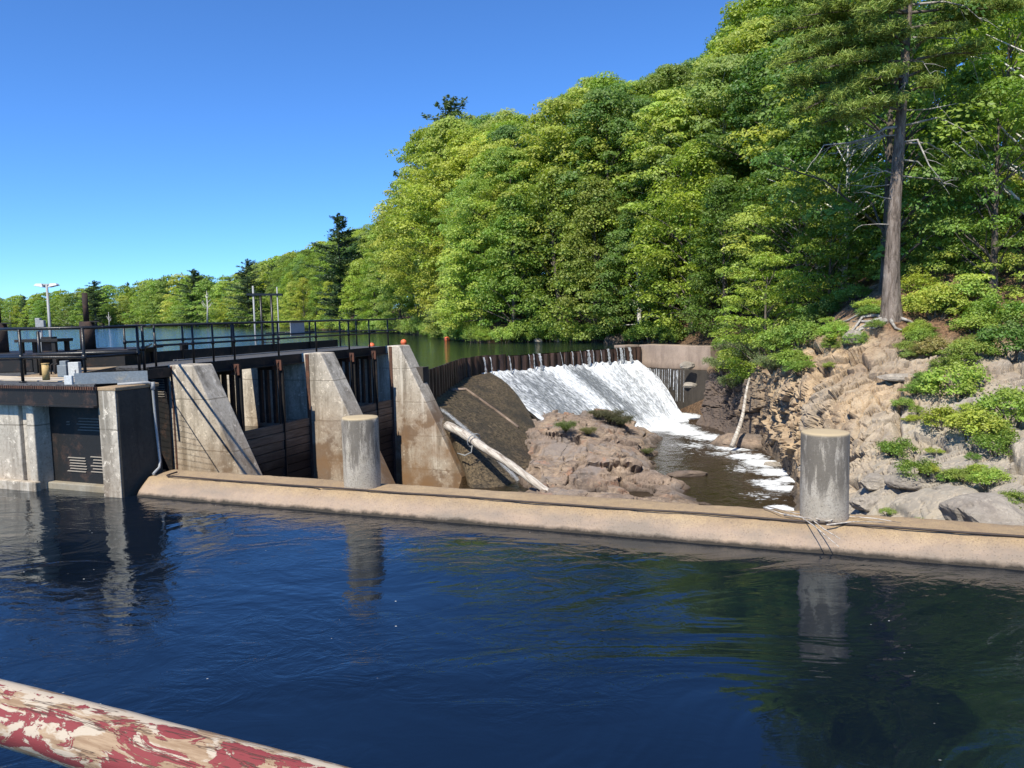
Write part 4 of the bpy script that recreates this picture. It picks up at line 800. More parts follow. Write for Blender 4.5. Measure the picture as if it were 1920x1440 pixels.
# pole leaning on the right bank
b0 = at(1372, 838, RIV+.2); b1 = bank_at(1418, 706); b1 = b1+V3((-.3, -.35, .05)); 
m = MB(); m.tube([b0+(b1-b0)*t+V3((.10*math.sin(t*5), 0, .06*math.sin(t*7))) for t in np.linspace(0, 1, 12)], [.11-.06*t for t in np.linspace(0, 1, 12)], 8); tag(m.build('leaning_pole', MC['drift']), 'bare weathered tree pole leaning from the river boulder up to the bank bush', 'pole')
boulder(at(1398, 835, RIV)+UP*-.0, 1.15, 31, MC['slab'], 'low flat river boulder at the foot of the leaning pole', sc=(1.5, 1.0, .5))
boulder(bank_at(1593, 636)+V3((.0, -.15, .12)), .36, 33, MC['boulder'], 'rounded tan boulder balanced on the sandy bank below the pine roots', sc=(1.2, 1, .8))
boulder(at(1290, 890, RIV), .45, 35, MC['slab'], 'flat grey stone in the dark river off the tip of the rock island', sc=(1.8, 1, .3))
boulder(bank_at(1685, 705)+V3((0, .1, -.02)), .42, 36, MC['boulder'], 'long grey slab leaning out of the bank below the pine', sc=(1.7, .8, .35))
for i, (px, py, r, lb) in enumerate([(1640, 900, .35, 'grey stone behind the wall between the bollard and the hanging shrub'), (1700, 905, .4, 'grey stone below the hanging shrub on the bank'), (1625, 945, .33, 'low stone just right of the bollard behind the wall'), (1860, 975, .8, 'big pale rounded rock right behind the wall at the picture edge'), (1520, 880, .35, 'stone at the cliff foot left of the right bollard'), (1450, 872, .3, 'small grey stone standing in the river foam')]):
    boulder(bank_at(px, py) if i != 5 else at(px, py, RIV), r, 50+i, MC['boulder'], lb, 'loose stones on the rocky bank', sc=(1.3, 1, .6))

# ---- foreground peeling rail
h = .56
ra0 = at(0, 1281, -h); ra1 = at(600, 1437, -h); d = (ra1-ra0); d.z = 0; d.normalize(); nb = V3((-d.y, d.x, 0))
if nb.y < 0: nb = -nb
n = 90; L0, L1 = -1.2, 1.9; secr = []
for (x, z) in [(-.046, -.03), (-.05, -.016), (-.052, .0), (-.05, .016), (-.046, .03), (-.038, .04), (-.026, .046), (0, .049), (.026, .047), (.038, .042), (.046, .03), (.046, -.03), (.03, -.046), (-.03, -.046)]: secr.append((x, z))
ts = np.linspace(L0, L1, n*3); sc_ = np.array(secr)*.8; P = np.zeros((len(ts), len(secr), 3)); P[..., 0] = ts[:, None]; P[..., 1] = sc_[None, :, 0]*1.05; P[..., 2] = sc_[None, :, 1]*1.05
q = P.reshape(-1, 3); q[:, 1:] += fbm(q*np.array([6, 20, 20]), 3, 6)[:, None]*.0015; q[:, 2] -= .02*((q[:, 0]-.1)/1.2)**2
F = grid_faces(len(ts), len(secr)); L_ = len(secr); i = np.arange(len(ts)-1)*L_; F = np.concatenate([F, np.stack([i+L_-1, i+2*L_-1, i+L_, i], -1)])
me = np_mesh('timber_rail', q, F, MC['redrail'], True)
cr = empty('bridge_rail', ra0+d*.3+nb*-.012+UP*-.038, 'weathered timber handrail with peeling red and white paint at the bottom left corner', 'handrail')
cr.rotation_euler = (0, 0, math.atan2(d.y, d.x)); o = add_mesh('handrail_beam', me, cr); o.rotation_euler = (R_(34), 0, 0)
m = MB(); m.box(V3((-.55, .0, -.35)), V3((.05, 0, 0)), V3((0, .045, 0)), UP*.31); 
me2 = m.build('rusty_post', MC['rust'], None, .01); me2.parent = cr; me2.location = (-.55, 0, -.62)

# ================================================================== VEGETATION
def leaf_quads(C, N, size, rng, asp=.62, fold=0):
    """rhombic leaf faces at centres C with normals N"""
    n = len(C); t = rng.randn(n, 3); t -= N*(t*N).sum(1, keepdims=True); t /= np.linalg.norm(t, axis=1, keepdims=True)+1e-9; b = np.cross(N, t)
    s = (size*(.6+.8*rng.rand(n)))[:, None]
    V = np.stack([C-t*s*.5, C+b*s*asp*.5-N*s*.06, C+t*s*.5, C-b*s*asp*.5-N*s*.06], 1).reshape(-1, 3)
    return V, np.arange(4*n).reshape(-1, 4)
def clump_leaves(cs, rad, n_each, size, rng, flat=.55, droop=.0, shell=.5):
    m = len(cs)*n_each; d = rng.randn(m, 3); d /= np.linalg.norm(d, axis=1, keepdims=True); d[:, 2] = np.where(d[:, 2] < -.25, -d[:, 2], d[:, 2])
    r = (shell+(1-shell)*rng.rand(m))**.6; rr = np.repeat(rad, n_each)[:, None]
    off = d*r[:, None]*rr; off[:, 2] *= flat; off[:, 2] -= droop*(off[:, 0]**2+off[:, 1]**2)/np.maximum(rr[:, 0], .1)
    C = np.repeat(cs, n_each, 0)+off; N = d*.8+np.array([-.12, -.25, .45])+rng.randn(m, 3)*.42; N /= np.linalg.norm(N, axis=1, keepdims=True)
    V, F = leaf_quads(C, N, size, rng); cv = np.repeat(np.repeat(rng.rand(len(cs)), n_each)*.6+rng.rand(m)*.4, 4); lv = np.repeat(np.repeat(rng.rand(len(cs)), n_each)*.5+rng.rand(m)*.5, 4)
    return V, F, cv, lv
def envelope(t, kind):
    if kind == 'round': return np.sin(np.pi*np.clip(t, 0, 1)**.75)**.55
    if kind == 'skirt': return (np.clip(1-t, 0, 1)**.55)*(.75+.25*np.minimum(1, t*8))
    return np.sin(np.pi*np.clip(t, 0, 1)**.9)**.8
def branch_mesh(H, tips, rng, r0=.17, top=.85):
    m = MB(); bend = rng.randn(2)*.35
    tp = lambda t: V3((bend[0]*math.sin(t*2.4)*t, bend[1]*math.sin(t*2.9)*t, H*t*top))
    n = 9; m.tube([tp(i/n) for i in range(n+1)], [r0*(1-.85*(i/n))*(1+.5*math.exp(-i*1.6)) for i in range(n+1)], 7)
    for c in tips:
        c = V3(c); zz = max(.12, min(.92, (c.z-1.2-.25*math.hypot(c.x, c.y))/(H*top))); a = tp(zz); mid = a.lerp(c, .5)+UP*.25+V3(rng.randn(3)*.15)
        m.tube([a, mid, c], [r0*.33*(1-zz*.6), r0*.2*(1-zz*.6), .012], 5, False)
    return m
def make_broadleaf(seed, H=14., R=4.2, base=2.2, ncl=190, nl=150, leaf=.165, kind='round', rad=(.5, 1.1), flat=.62):
    rng = np.random.RandomState(seed); cs = []
    lob = [(rng.rand()*6.28, rng.rand(), .55+rng.rand()*.5) for _ in range(7)]
    while len(cs) < ncl:
        t = rng.rand()**.85; th = rng.rand()*2*math.pi; e = envelope(t, kind)*R
        e *= .78+.28*sum(w*math.exp(-((math.cos(th-a)-1)**2*3+(t-b)**2*14)) for a, b, w in lob)
        r = e*math.sqrt(.18+.82*rng.rand()); cs.append((r*math.cos(th), r*math.sin(th), base+(H-base)*t*.97))
    cs = np.array(cs); radv = rng.uniform(rad[0], rad[1], len(cs)); V, F, cv, lv = clump_leaves(cs, radv, nl, np.full(len(cs)*nl, leaf), rng, flat)
    crown = np_mesh('crown', V, F, MC['leaf'], False, {'cv': cv, 'lv': lv})
    tips = cs[rng.choice(len(cs), min(34, len(cs)), False)]
    return crown, branch_mesh(H, tips, rng)
def make_conifer(seed, H=15., R=3.4, base=2., leaf=.3, tiers=24, dens=1.3):
    rng = np.random.RandomState(seed); C = []; N = []; m = MB(); n = 8
    m.tube([V3((0, 0, H*i/n)) for i in range(n+1)], [.2*(1-.93*i/n) for i in range(n+1)], 7); sz = []
    for k in range(tiers):
        t = k/(tiers-1); z = base+(H-base)*t**.95; L = R*(1-t)**.45*(.55+.6*rng.rand())+.3
        for j in range(5):
            th = rng.rand()*6.28; d = np.array([math.cos(th), math.sin(th), 0]); Lb = L*(.45+.7*rng.rand()); up = .12+.45*t
            nn = int(95*Lb/2.5*dens)+12; s = rng.rand(nn)**.6; side = rng.randn(nn)*.24*Lb*s*(1.1-s)**.3
            pz = z+rng.uniform(-.3, .3)+Lb*s*up+rng.randn(nn)*.1+.1; perp = np.array([-d[1], d[0], 0])
            C.append(d[None]*(Lb*s)[:, None]+perp[None]*side[:, None]+np.array([0, 0, 1.])[None]*pz[:, None]); N.append(np.array([0, 0, 1.])[None]+rng.randn(nn, 3)*.5)
            if k % 2 == 0: m.tube([V3((0, 0, z)), V3(tuple(d*Lb*.9))+UP*(z+Lb*.9*up)], [.045, .012], 4, False)
    C = np.concatenate(C); N = np.concatenate(N); N /= np.linalg.norm(N, axis=1, keepdims=True); V, F = leaf_quads(C, N, np.full(len(C), leaf), rng, .4)
    cv = np.repeat(rng.rand(len(C)), 4); return np_mesh('crown', V, F, MC['needle'], False, {'cv': cv, 'lv': np.repeat(rng.rand(len(C)), 4)}), m
PROTO = {}
def proto(key, crown, mb, bark='bark2'):
    mb.v = mb.v; me = bpy.data.meshes.new('trunk'); me.from_pydata([tuple(p) for p in mb.v], [], mb.f); me.polygons.foreach_set('use_smooth', mb.sm); me.materials.append(MC[bark]); PROTO[key] = (crown, me)
for i, a_ in enumerate([dict(), dict(R=4.8, ncl=220), dict(R=3.6, ncl=160, rad=(.5, 1.)), dict(R=4.4, base=3.2), dict(R=5.0, ncl=230, flat=.55)]): proto('b%d' % i, *make_broadleaf(40+i, **a_))
for i in range(3): proto('s%d' % i, *make_broadleaf(60+i, H=10, R=3.6, base=.3, ncl=160, kind='skirt', leaf=.16, nl=140))
for i in range(3): proto('f%d' % i, *make_broadleaf(70+i, H=14, R=5.0, base=.5, ncl=100, nl=42, kind='skirt' if i == 1 else 'round', leaf=.42, rad=(1., 1.6)))
for i in range(3): proto('n%d' % i, *make_broadleaf(80+i, H=9, R=3.3, base=1.3, ncl=95, nl=170, leaf=.13, rad=(.4, .95), flat=.5))
for i in range(2): proto('c%d' % i, *make_conifer(90+i))
def shrub_proto(key, seed, R=1., H=1., n=34, nl=110, leaf=.075, flat=.7, stems=9):
    rng = np.random.RandomState(seed); th = rng.rand(n)*6.28; ph = rng.rand(n)**.6; r = R*np.sqrt(rng.rand(n))*.75
    cs = np.stack([r*np.cos(th), r*np.sin(th), H*(.15+.7*ph*(1-(r/R)**2*.7))], 1); V, F, cv, lv = clump_leaves(cs, rng.uniform(.16, .36, n)*R, nl, np.full(n*nl, leaf), rng, flat, shell=.1)
    m = MB()
    for c in cs[:stems]: m.tube([V3((c[0]*.1, c[1]*.1, -.15)), V3((c[0]*.5, c[1]*.5, c[2]*.55)), V3(c)], [.03*R, .02*R, .006], 5, False)
    me = bpy.data.meshes.new('stems'); me.from_pydata([tuple(p) for p in m.v], [], m.f); me.materials.append(MC['bark2']); PROTO[key] = (np_mesh('foliage', V, F, MC['leaf'], False, {'cv': cv, 'lv': lv}), me)
shrub_proto('h0', 5, flat=.85, n=46, nl=80); shrub_proto('h1', 6, n=44, nl=80, flat=1., H=1.05); shrub_proto('h2', 7, n=30, nl=90, flat=1.)
def make_feathery(seed):
    rng = np.random.RandomState(seed); m = MB(); C = []; N = []
    for _ in range(70):
        th = rng.rand()*6.28; L = .7+.5*rng.rand(); d = V3((math.cos(th), math.sin(th), 0)); pts = [V3((0, 0, 0)), d*L*.45+UP*L*.75, d*L*.95+UP*L*(.5+.4*rng.rand())]
        m.tube(pts, [.018, .01, .004], 4, False)
        for s in np.linspace(.25, 1, 70):
            p = pts[0].lerp(pts[1], s*2) if s < .5 else pts[1].lerp(pts[2], s*2-1); C.append(np.array(p)+rng.randn(3)*.05); N.append(rng.randn(3)*.6+[0, 0, .8])
    C = np.array(C); N = np.array(N); N /= np.linalg.norm(N, axis=1, keepdims=True); V, F = leaf_quads(C, N, np.full(len(C), .085), rng, .3)
    me = bpy.data.meshes.new('stems'); me.from_pydata([tuple(p) for p in m.v], [], m.f); me.materials.append(MC['bark2'])
    return np_mesh('foliage', V, F, MC['leaf'], False, {'cv': np.repeat(rng.rand(len(C)), 4), 'lv': np.repeat(rng.rand(len(C)), 4)}), me
PROTO['w0'] = make_feathery(3)
def plant(key, loc, sc, rz, col, label, cat='tree', group=None, name='broadleaf_tree', scz=None, bark=None, tilt=0):
    root = empty(name, loc, label, cat, group); root.rotation_euler = (tilt, 0, rz); root.scale = (sc, sc, scz or sc)
    c, t = PROTO[key]; o = bpy.data.objects.new('foliage' if key[0] in 'hw' else 'crown', c); link(o, root); o.color = (*col, 1)
    o2 = bpy.data.objects.new('stems' if key[0] in 'hw' else 'trunk', t); link(o2, root)
    if bark:
        o2.material_slots[0].link = 'OBJECT'; o2.material_slots[0].material = MC[bark]
    return root
GREENS = {'yellow': (.36, .42, .07), 'fresh': (.28, .385, .07), 'mid': (.20, .305, .06), 'dark': (.125, .215, .045), 'olive': (.25, .325, .075), 'pine': (.08, .125, .06), 'bronze': (.3, .27, .10)}
def jit(c, rng, a=.14): f = 1+rng.uniform(-a, a); g = rng.uniform(-a, a)*.6; return (c[0]*f*(1+g), c[1]*f, c[2]*f*(1-g))
SIL = [(-200, 562), (0, 558), (60, 552), (130, 545), (175, 537), (250, 532), (330, 516), (430, 522), (460, 505), (500, 488), (560, 473), (600, 458), (650, 432), (700, 412), (742, 385), (765, 290), (800, 238), (850, 215), (930, 200), (1000, 198), (1060, 165), (1110, 142), (1150, 135), (1200, 150), (1240, 132), (1290, 98), (1340, 85), (1372, 50), (1420, 5), (1460, -60), (1520, -200), (1700, -500), (2300, -800)]
def sil(px): return np.interp(px, [a for a, b in SIL], [b for a, b in SIL])
rng = random.Random(11); occ = {}
cands = []
ivals = []; i = 0.0
while i < len(SH)-2:
    k = int(i); seglen = math.hypot(SH[k+1][0]-SH[k][0], SH[k+1][1]-SH[k][1]); far_ = math.hypot(SH[k][0], SH[k][1]); step = 3.9 if far_ < 75 else (5.0 if far_ < 140 else (6.5 if far_ < 300 else 8)); ivals.append((i, far_)); i += step/seglen
for i, far_ in ivals:
    for row, d in enumerate([1.5, 6, 11, 16.5, 22.5, 29, 36, 44] if far_ < 300 else [3, 14, 28, 44]):
        cands.append((i+rng.uniform(-.12, .12)*(1 if far_ < 100 else .15), max(.4, d+rng.uniform(-1.8, 1.8)), row, far_))
pts = []
for i, d, row, far_ in cands:
    p = V3(hill(i, d).tolist()); px, py = proj(p)
    if p.y > 5 and -140 < px < 2080: pts.append((p.length, p, px, py, row, i, d))
pts.sort(key=lambda a: a[0]); NT_ = 0
def treename(px, dist, row, i, conifer, colname):
    tone = {'yellow': 'yellow green', 'fresh': 'bright green', 'mid': 'mid green', 'dark': 'dark green', 'olive': 'olive green', 'bronze': 'bronze tinted', 'pine': 'dark needled'}[colname]
    kind = 'conifer' if conifer else 'tree'
    if dist > 260: where = 'in the far wood behind the mast' if px < 300 else 'in the far wood behind the gantry'
    elif px < 760: where = 'on the shore beyond the railing'
    elif px < 900: where = 'at the point behind the buoys'
    elif px < 1160: where = 'in the wood behind the waterfall'
    elif px < 1420: where = 'in the wood above the abutment'
    elif px < 1660: where = 'on the slope left of the pine'
    else: where = 'on the slope right of the pine'
    if dist <= 260 and row == 0: where = 'by water '+where
    return f'{tone} {kind} {where}', f'{tone} {kind}s {where}'
for dist, p, px, py, row, i, d in pts:
    # keep the big pine and the open bank clear
    zmax = (atY(px, sil(px-.7*4.2*1440/dist) if px < 1000 else sil(px), p.y)).z; room = zmax-p.z
    if px > 1330 and dist < 31 and not (px > 1760 and dist > 27): continue
    Hn = (rng.uniform(14, 22) if row else rng.uniform(7, 14))
    if dist > 280: Hn = rng.uniform(13, 22)
    near_ = px > 1330 and dist < 47
    if near_: Hn = rng.uniform(8, 14)
    H = min(Hn, room*rng.uniform(.86, 1.0)) if dist < 200 or row == 0 else room*rng.uniform(.9, 1.05)
    if H > 27: continue
    if H < 3.5: continue
    tpx, tpy = proj(p+UP*H); hw = 3.4*H/12*1440/dist; bins = range(int((px-hw)//10), int((px+hw)//10)+1)
    cov = sum(1 for j in bins if occ.get(j, 9999) < tpy+(4 if dist > 200 else 12))/len(bins)
    if cov > (.8 if dist < 200 else .93) and not near_ and not (dist < 75 and row < 2): continue
    for j in bins:
        if tpy < occ.get(j, 9999)-3: occ[j] = tpy+3
    r = rng.random(); conifer = r < .10 and px < 700 and dist > 60
    if conifer: cn_ = 'pine'
    else:
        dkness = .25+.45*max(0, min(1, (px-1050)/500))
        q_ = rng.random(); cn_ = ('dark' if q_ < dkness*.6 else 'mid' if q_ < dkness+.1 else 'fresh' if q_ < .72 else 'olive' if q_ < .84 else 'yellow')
        if 740 < px < 900 and dist < 125: cn_ = rng.choice(['yellow', 'fresh', 'yellow', 'olive'])
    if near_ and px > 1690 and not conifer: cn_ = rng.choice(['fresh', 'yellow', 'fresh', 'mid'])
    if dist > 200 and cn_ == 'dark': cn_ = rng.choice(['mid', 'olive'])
    lb, gp = treename(px, dist, row, i, conifer, cn_)
    if conifer: key = rng.choice(['c0', 'c1']); h0 = 15
    elif dist > 230: key = rng.choice(['f0', 'f1', 'f1', 'f2']); h0 = 14
    elif near_: key = rng.choice(['n0', 'n1', 'n2']); h0 = 9
    elif row == 0: key = rng.choice(['s0', 's1', 's2']); h0 = 10
    else: key = 'b%d' % rng.randrange(5); h0 = 14
    s = H/h0; sxy = s*rng.uniform(.9, 1.15)*(1.1 if H < 8 else 1)
    if key[0] == 'b': sxy = max(sxy, .75)
    if key[0] == 'f': sxy = max(sxy, .9)*1.15
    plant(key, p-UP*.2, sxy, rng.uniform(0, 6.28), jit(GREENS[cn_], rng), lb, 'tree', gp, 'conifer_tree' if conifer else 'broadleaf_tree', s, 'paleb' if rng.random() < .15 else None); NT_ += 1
print('TREES', NT_)
def on_ground(px, py, Y0, Y1):
    best = None
    for Y in np.linspace(Y0, Y1, 60):
        pass
# single trees that stand out
def tall(px_base, Y, px_top, py_top, key, h0, col, lb, cat='tree', name='pine_tree', base_z=None, wid=1., bark=None):
    t = atY(px_top, py_top, Y); b = V3((t.x, Y, base_z if base_z is not None else -2)); s = (t.z-b.z)/h0; plant(key, b, s*wid, 1.3, col, lb, cat, None, name, s, bark)
tall(633, 128, 633, 408, 'c0', 15, (.075, .12, .06), 'tall dark pine standing above the other trees left of the wooded point', wid=1.5)
tall(460, 235, 462, 490, 'c1', 15, (.075, .12, .065), 'dark pine rising over the far shore trees behind the thin gantry', wid=1.5)
tall(838, 100, 835, 192, 'c1', 15, (.14, .19, .09), 'grey green pine top poking above the golden tree at the wooded point', wid=1.25, base_z=5)
tall(822, 96, 822, 262, 'b1', 14, (.34, .38, .06), 'tall golden green tree leading the wooded point above the orange buoys', name='broadleaf_tree', base_z=-2, wid=.9)
tall(785, 104, 786, 335, 'b4', 14, (.28, .37, .06), 'leaning fresh green tree overhanging the lake at the tip of the wooded point', name='broadleaf_tree', base_z=-2.2, wid=.95)
tall(868, 99, 868, 214, 'b0', 14, (.25, .33, .07), 'tall round green tree just right of the grey green pine top', name='broadleaf_tree', base_z=1, wid=1.)
tall(750, 112, 750, 428, 'b2', 14, (.26, .35, .07), 'shorter fresh green tree at the far left of the wooded point', name='broadleaf_tree', base_z=-2.2, wid=1.2)
tall(362, 330, 362, 508, 'c0', 15, (.075, .12, .06), 'dark round pine on the far skyline left of the bare white tree', wid=2.0)
tall(175, 430, 175, 529, 'c1', 15, (.075, .12, .06), 'dark pine on the far skyline right of the floodlight mast', wid=1.8)
def ground_z(x, y):
    I_, D_ = np.meshgrid(np.linspace(0, 18, 220), np.linspace(0, 60, 80), indexing='ij'); h_ = hill(I_.ravel(), D_.ravel()); return float(h_[((h_[:, 0]-x)**2+(h_[:, 1]-y)**2).argmin()][2])
for px in range(805, 1560, 34):
    for Yb, dy_ in ((rng.uniform(84, 98), 6), (rng.uniform(68, 78), 75)):
        if px < 900 and dy_ > 10: Yb = 92
        if px > 1420: Yb = rng.uniform(62, 75)
        p_x = px+rng.uniform(-9, 9)+(12 if dy_ > 10 else 0); t = atY(p_x, max(sil(p_x)+dy_+rng.uniform(-4, 16), -120), Yb); g_ = ground_z(t.x, Yb); H_ = min(max(t.z-g_, 9), 23); cn_ = rng.choice(['yellow', 'fresh', 'fresh', 'mid', 'olive', 'fresh'] if px < 1150 else ['fresh', 'mid', 'fresh', 'dark', 'olive'])
        w_ = 'over the point' if px < 900 else 'over the waterfall wood' if px < 1160 else 'over the abutment wood' if px < 1420 else 'beside the big pine'
        tn_ = {'yellow': 'yellow green', 'fresh': 'bright green', 'mid': 'mid green', 'dark': 'dark green', 'olive': 'olive green'}[cn_]; ti_ = 'topmost' if dy_ < 10 else 'upper'
        plant('b%d' % rng.randrange(5), V3((t.x, Yb, t.z-H_)), max(H_/14, .8)*rng.uniform(.85, 1.05), rng.uniform(0, 6.28), jit(GREENS[cn_], rng), f'{ti_} {tn_} tree on the skyline {w_}', 'tree', f'{ti_} {tn_} skyline trees {w_}', 'broadleaf_tree', H_/14)
# bare trees
def bare(px, Y, pyt, pyb, lb, rad=.16, seed=1, mat='dead', name='bare_tree'):
    b = atY(px, pyb, Y); t = atY(px-2, pyt, Y); r = np.random.RandomState(seed); H = t.z-b.z; m = MB(); m.tube([b, b.lerp(t, .5)+V3((.1*H*.2, 0, 0)), t], [rad, rad*.7, rad*.15], 6)
    for k in range(9):
        f = .35+.6*r.rand(); s = b.lerp(t, f); L = H*.28*(1.2-f); d = V3((r.choice([-1, 1])*(.5+.5*r.rand()), r.randn()*.4, .7+.3*r.rand())).normalized(); m.tube([s, s+d*L*.6, s+d*L+UP*L*.25], [rad*.4, rad*.25, rad*.08], 5)
    tag(m.build(name, MC[mat]), lb, 'tree')
bare(389, 255, 545, 606, 'bare white dead tree standing at the far lake edge behind the walkway', .32, 2, 'paleb')
bare(205, 395, 585, 615, 'pale leaning bare snag in the far shore trees right of the mast', .3, 4, 'paleb')

# ---- the big white pine on the bank
pb = bank_at(1672, 590); rngp = np.random.RandomState(4)
tipz = 24.; tX = lambda z: pb+V3((.018*z+.22*math.sin(z*.28), 0, z))
def trunk_px(px, py):
    t = atY(px, py, pb.y); return t
TP = [trunk_px(1672, 592)-UP*.5, trunk_px(1671, 560), trunk_px(1673, 480), trunk_px(1678, 380), trunk_px(1685, 280), trunk_px(1692, 180), trunk_px(1699, 80), trunk_px(1704, -20), trunk_px(1706, -130), trunk_px(1706, -350)]
TR = [.44, .31, .245, .21, .185, .16, .14, .125, .11, .05]
bp = empty('white_pine', pb, 'big pine with bare grey trunk and exposed roots on top of the rocky bank', 'tree')
m = MB(); TPs = []; TRs = []
A = catmull(np.array([tuple(p) for p in TP]), np.linspace(0, 9, 60)); B = catmull(np.array(TR)[:, None], np.linspace(0, 9, 60))[:, 0]
seg = 26; vs = []
for k in range(60):
    for j in range(seg):
        a = 2*math.pi*j/seg; rr = B[k]*(1+.035*math.sin(a*9+k*.05)+.02*math.sin(a*17+k*.3)+ (.30*max(0, math.cos(a*5+.6))*math.exp(-k*.55) if k < 12 else 0)); vs.append((A[k][0]+rr*math.cos(a), A[k][1]+rr*math.sin(a), A[k][2]))
m.add(vs, [(k*seg+j, k*seg+(j+1) % seg, (k+1)*seg+(j+1) % seg, (k+1)*seg+j) for k in range(59) for j in range(seg)], True); m.build('trunk', MC['bark'], bp)
def trunk_at(py):
    zt = atY(1690, py, pb.y).z; k = int(np.abs(A[:, 2]-zt).argmin()); return V3(A[k])
def limb(m, pts, r0, sub=0, r=None):
    m.tube(pts, [r0*(1-.85*i/(len(pts)-1)) for i in range(len(pts))], 6)
dead = MB(); rd = random.Random(9)
def dead_branch(py, ends, dy=0, r0=.05, twigs=5):
    s = trunk_at(py); P_ = [s]+[atY(a, b, pb.y+dy*(n+1)/len(ends)) for n, (a, b) in enumerate(ends)]; limb(dead, P_, r0)
    for k in range(twigs):
        f = rd.uniform(.35, 1)*(len(P_)-1); i = min(int(f), len(P_)-2); q = P_[i].lerp(P_[i+1], f-i); L = rd.uniform(.3, .9); dx = 1 if P_[-1].x > s.x else -1
        e = q+V3((dx*rd.uniform(.2, 1), rd.uniform(-.5, .5), rd.uniform(-.9, .35))).normalized()*L; dead.tube([q, q.lerp(e, .5)+UP*.05, e], [.014, .01, .004], 4, False)
dead_branch(245, [(1660, 240), (1632, 258), (1590, 268), (1545, 272), (1525, 305)], -.8, .06, 9)
for e in [(1600, 285), (1575, 275), (1560, 290), (1620, 290)]: dead_branch(250, [(1655, 255), e], -.5, .03, 9)
dead_branch(265, [(1720, 262), (1742, 310), (1770, 345)], -1, .05, 6); dead_branch(268, [(1740, 268), (1775, 290), (1808, 315)], .5, .045, 5)
dead_branch(230, [(1760, 220), (1800, 240), (1842, 272)], -.6, .045, 5); dead_branch(205, [(1740, 205), (1790, 195), (1835, 190)], .6, .03, 4)
dead_branch(300, [(1720, 303), (1748, 330), (1768, 345)], .6, .04, 5); dead_branch(332, [(1730, 334), (1770, 338)], -.3, .03, 4)
dead_branch(335, [(1660, 320), (1630, 330), (1598, 342)], -.4, .03, 5); dead_branch(372, [(1655, 370), (1620, 358)], -.3, .028, 2); dead_branch(424, [(1645, 420), (1615, 422)], -.3, .03, 1); dead_branch(340, [(1640, 350), (1568, 345)], .8, .022, 3)
dead_branch(180, [(1690, 165), (1697, 155), (1690, 200)], -.8, .03, 3); dead_branch(170, [(1715, 155), (1745, 152), (1752, 175)], -.9, .028, 3); dead_branch(120, [(1730, 115), (1745, 140)], -.9, .025, 2); dead_branch(5, [(1770, 3), (1810, 12), (1842, 40)], -.8, .05, 3); dead_branch(75, [(1790, 72), (1825, 120), (1840, 172)], .4, .03, 3)
dead.build('dead_branches', MC['dead'], bp)
live = MB(); C = []; N = []; rn = np.random.RandomState(12)
def live_branch(py, px_tip, py_tip, dy, dens=1., wid=1.):
    s = trunk_at(py); e = atY(px_tip, py_tip, pb.y+dy); mid = s.lerp(e, .5)+UP*.15; live.tube([s, mid, e], [.06, .035, .01], 5, False)
    L = (e-s).length; d = (e-s).normalized(); perp = d.cross(UP).normalized(); nb_ = int(6*L)
    for k in range(nb_):
        f = .22+.78*rn.rand(); base_ = s.lerp(e, f)+UP*.15*4*f*(1-f); sd = rn.choice([-1, 1]); l = (.35+.75*rn.rand())*(1.15-f*.6)*wid; tip = base_+(perp*sd*.8+d*.7).normalized()*l+UP*.08*l
        live.tube([base_, tip], [.014, .005], 4, False)
        for g in np.linspace(.25, 1.05, int(12*dens)+3):
            c = base_.lerp(tip, g); nn = 8; off = rn.randn(nn, 3)*np.array([.11, .11, .09]); C.append(np.array(c)[None]+off+np.array([0, 0, .07])); N.append(rn.randn(nn, 3)*.7+np.array([0, 0, .6]))
for py, a, b, dy, de in [(150, 1560, 190, -1.5, 1), (130, 1500, 210, .5, 1), (165, 1480, 160, 1.5, 1), (120, 1530, 130, -2, 1), (90, 1470, 120, 0, 1), (60, 1520, 75, -1.5, 1), (40, 1450, 60, 1, 1), (30, 1500, 30, -.5, 1), (0, 1560, -10, -2, 1), (-20, 1480, 0, .8, 1), (-50, 1540, -60, 0, 1), (-90, 1580, -95, 1, 1),
                      (175, 1585, 240, -1.2, .9), (200, 1610, 205, -2.2, .9), (190, 1540, 232, .2, .8), (100, 1780, 60, -1, 1), (60, 1850, 40, 1, 1), (140, 1770, 130, 1.5, .8), (20, 1900, 20, 0, 1), (-10, 1830, -30, -2, 1), (-40, 1900, -50, 1, 1), (90, 1650, 60, -2.6, .8), (30, 1640, 20, -2.8, .9), (-20, 1680, -10, -3, .9), (150, 1640, 150, -2.2, .8), (110, 1860, 100, -.5, .9), (-90, 1800, -100, 0, 1), (-140, 1600, -150, 0, 1), (-140, 1820, -140, 0, 1), (-200, 1650, -220, 0, 1), (-200, 1760, -220, 0, 1), (170, 1760, 165, -1, .6)]:
    live_branch(py, a, b, dy, de)
C = np.concatenate(C); N = np.concatenate(N); N /= np.linalg.norm(N, axis=1, keepdims=True)
Vv, Ff = leaf_quads(C-np.array(bp.location), N, np.full(len(C), .2), rn, .16); me = np_mesh('needles', Vv, Ff, MC['needle'], False, {'cv': np.repeat(rn.rand(len(C)), 4), 'lv': np.repeat(rn.rand(len(C)), 4)})
o = add_mesh('needle_crown', me, bp); o.color = (.24, .31, .07, 1); live.build('live_branches', MC['bark2'], bp); print('PINE', len(C))
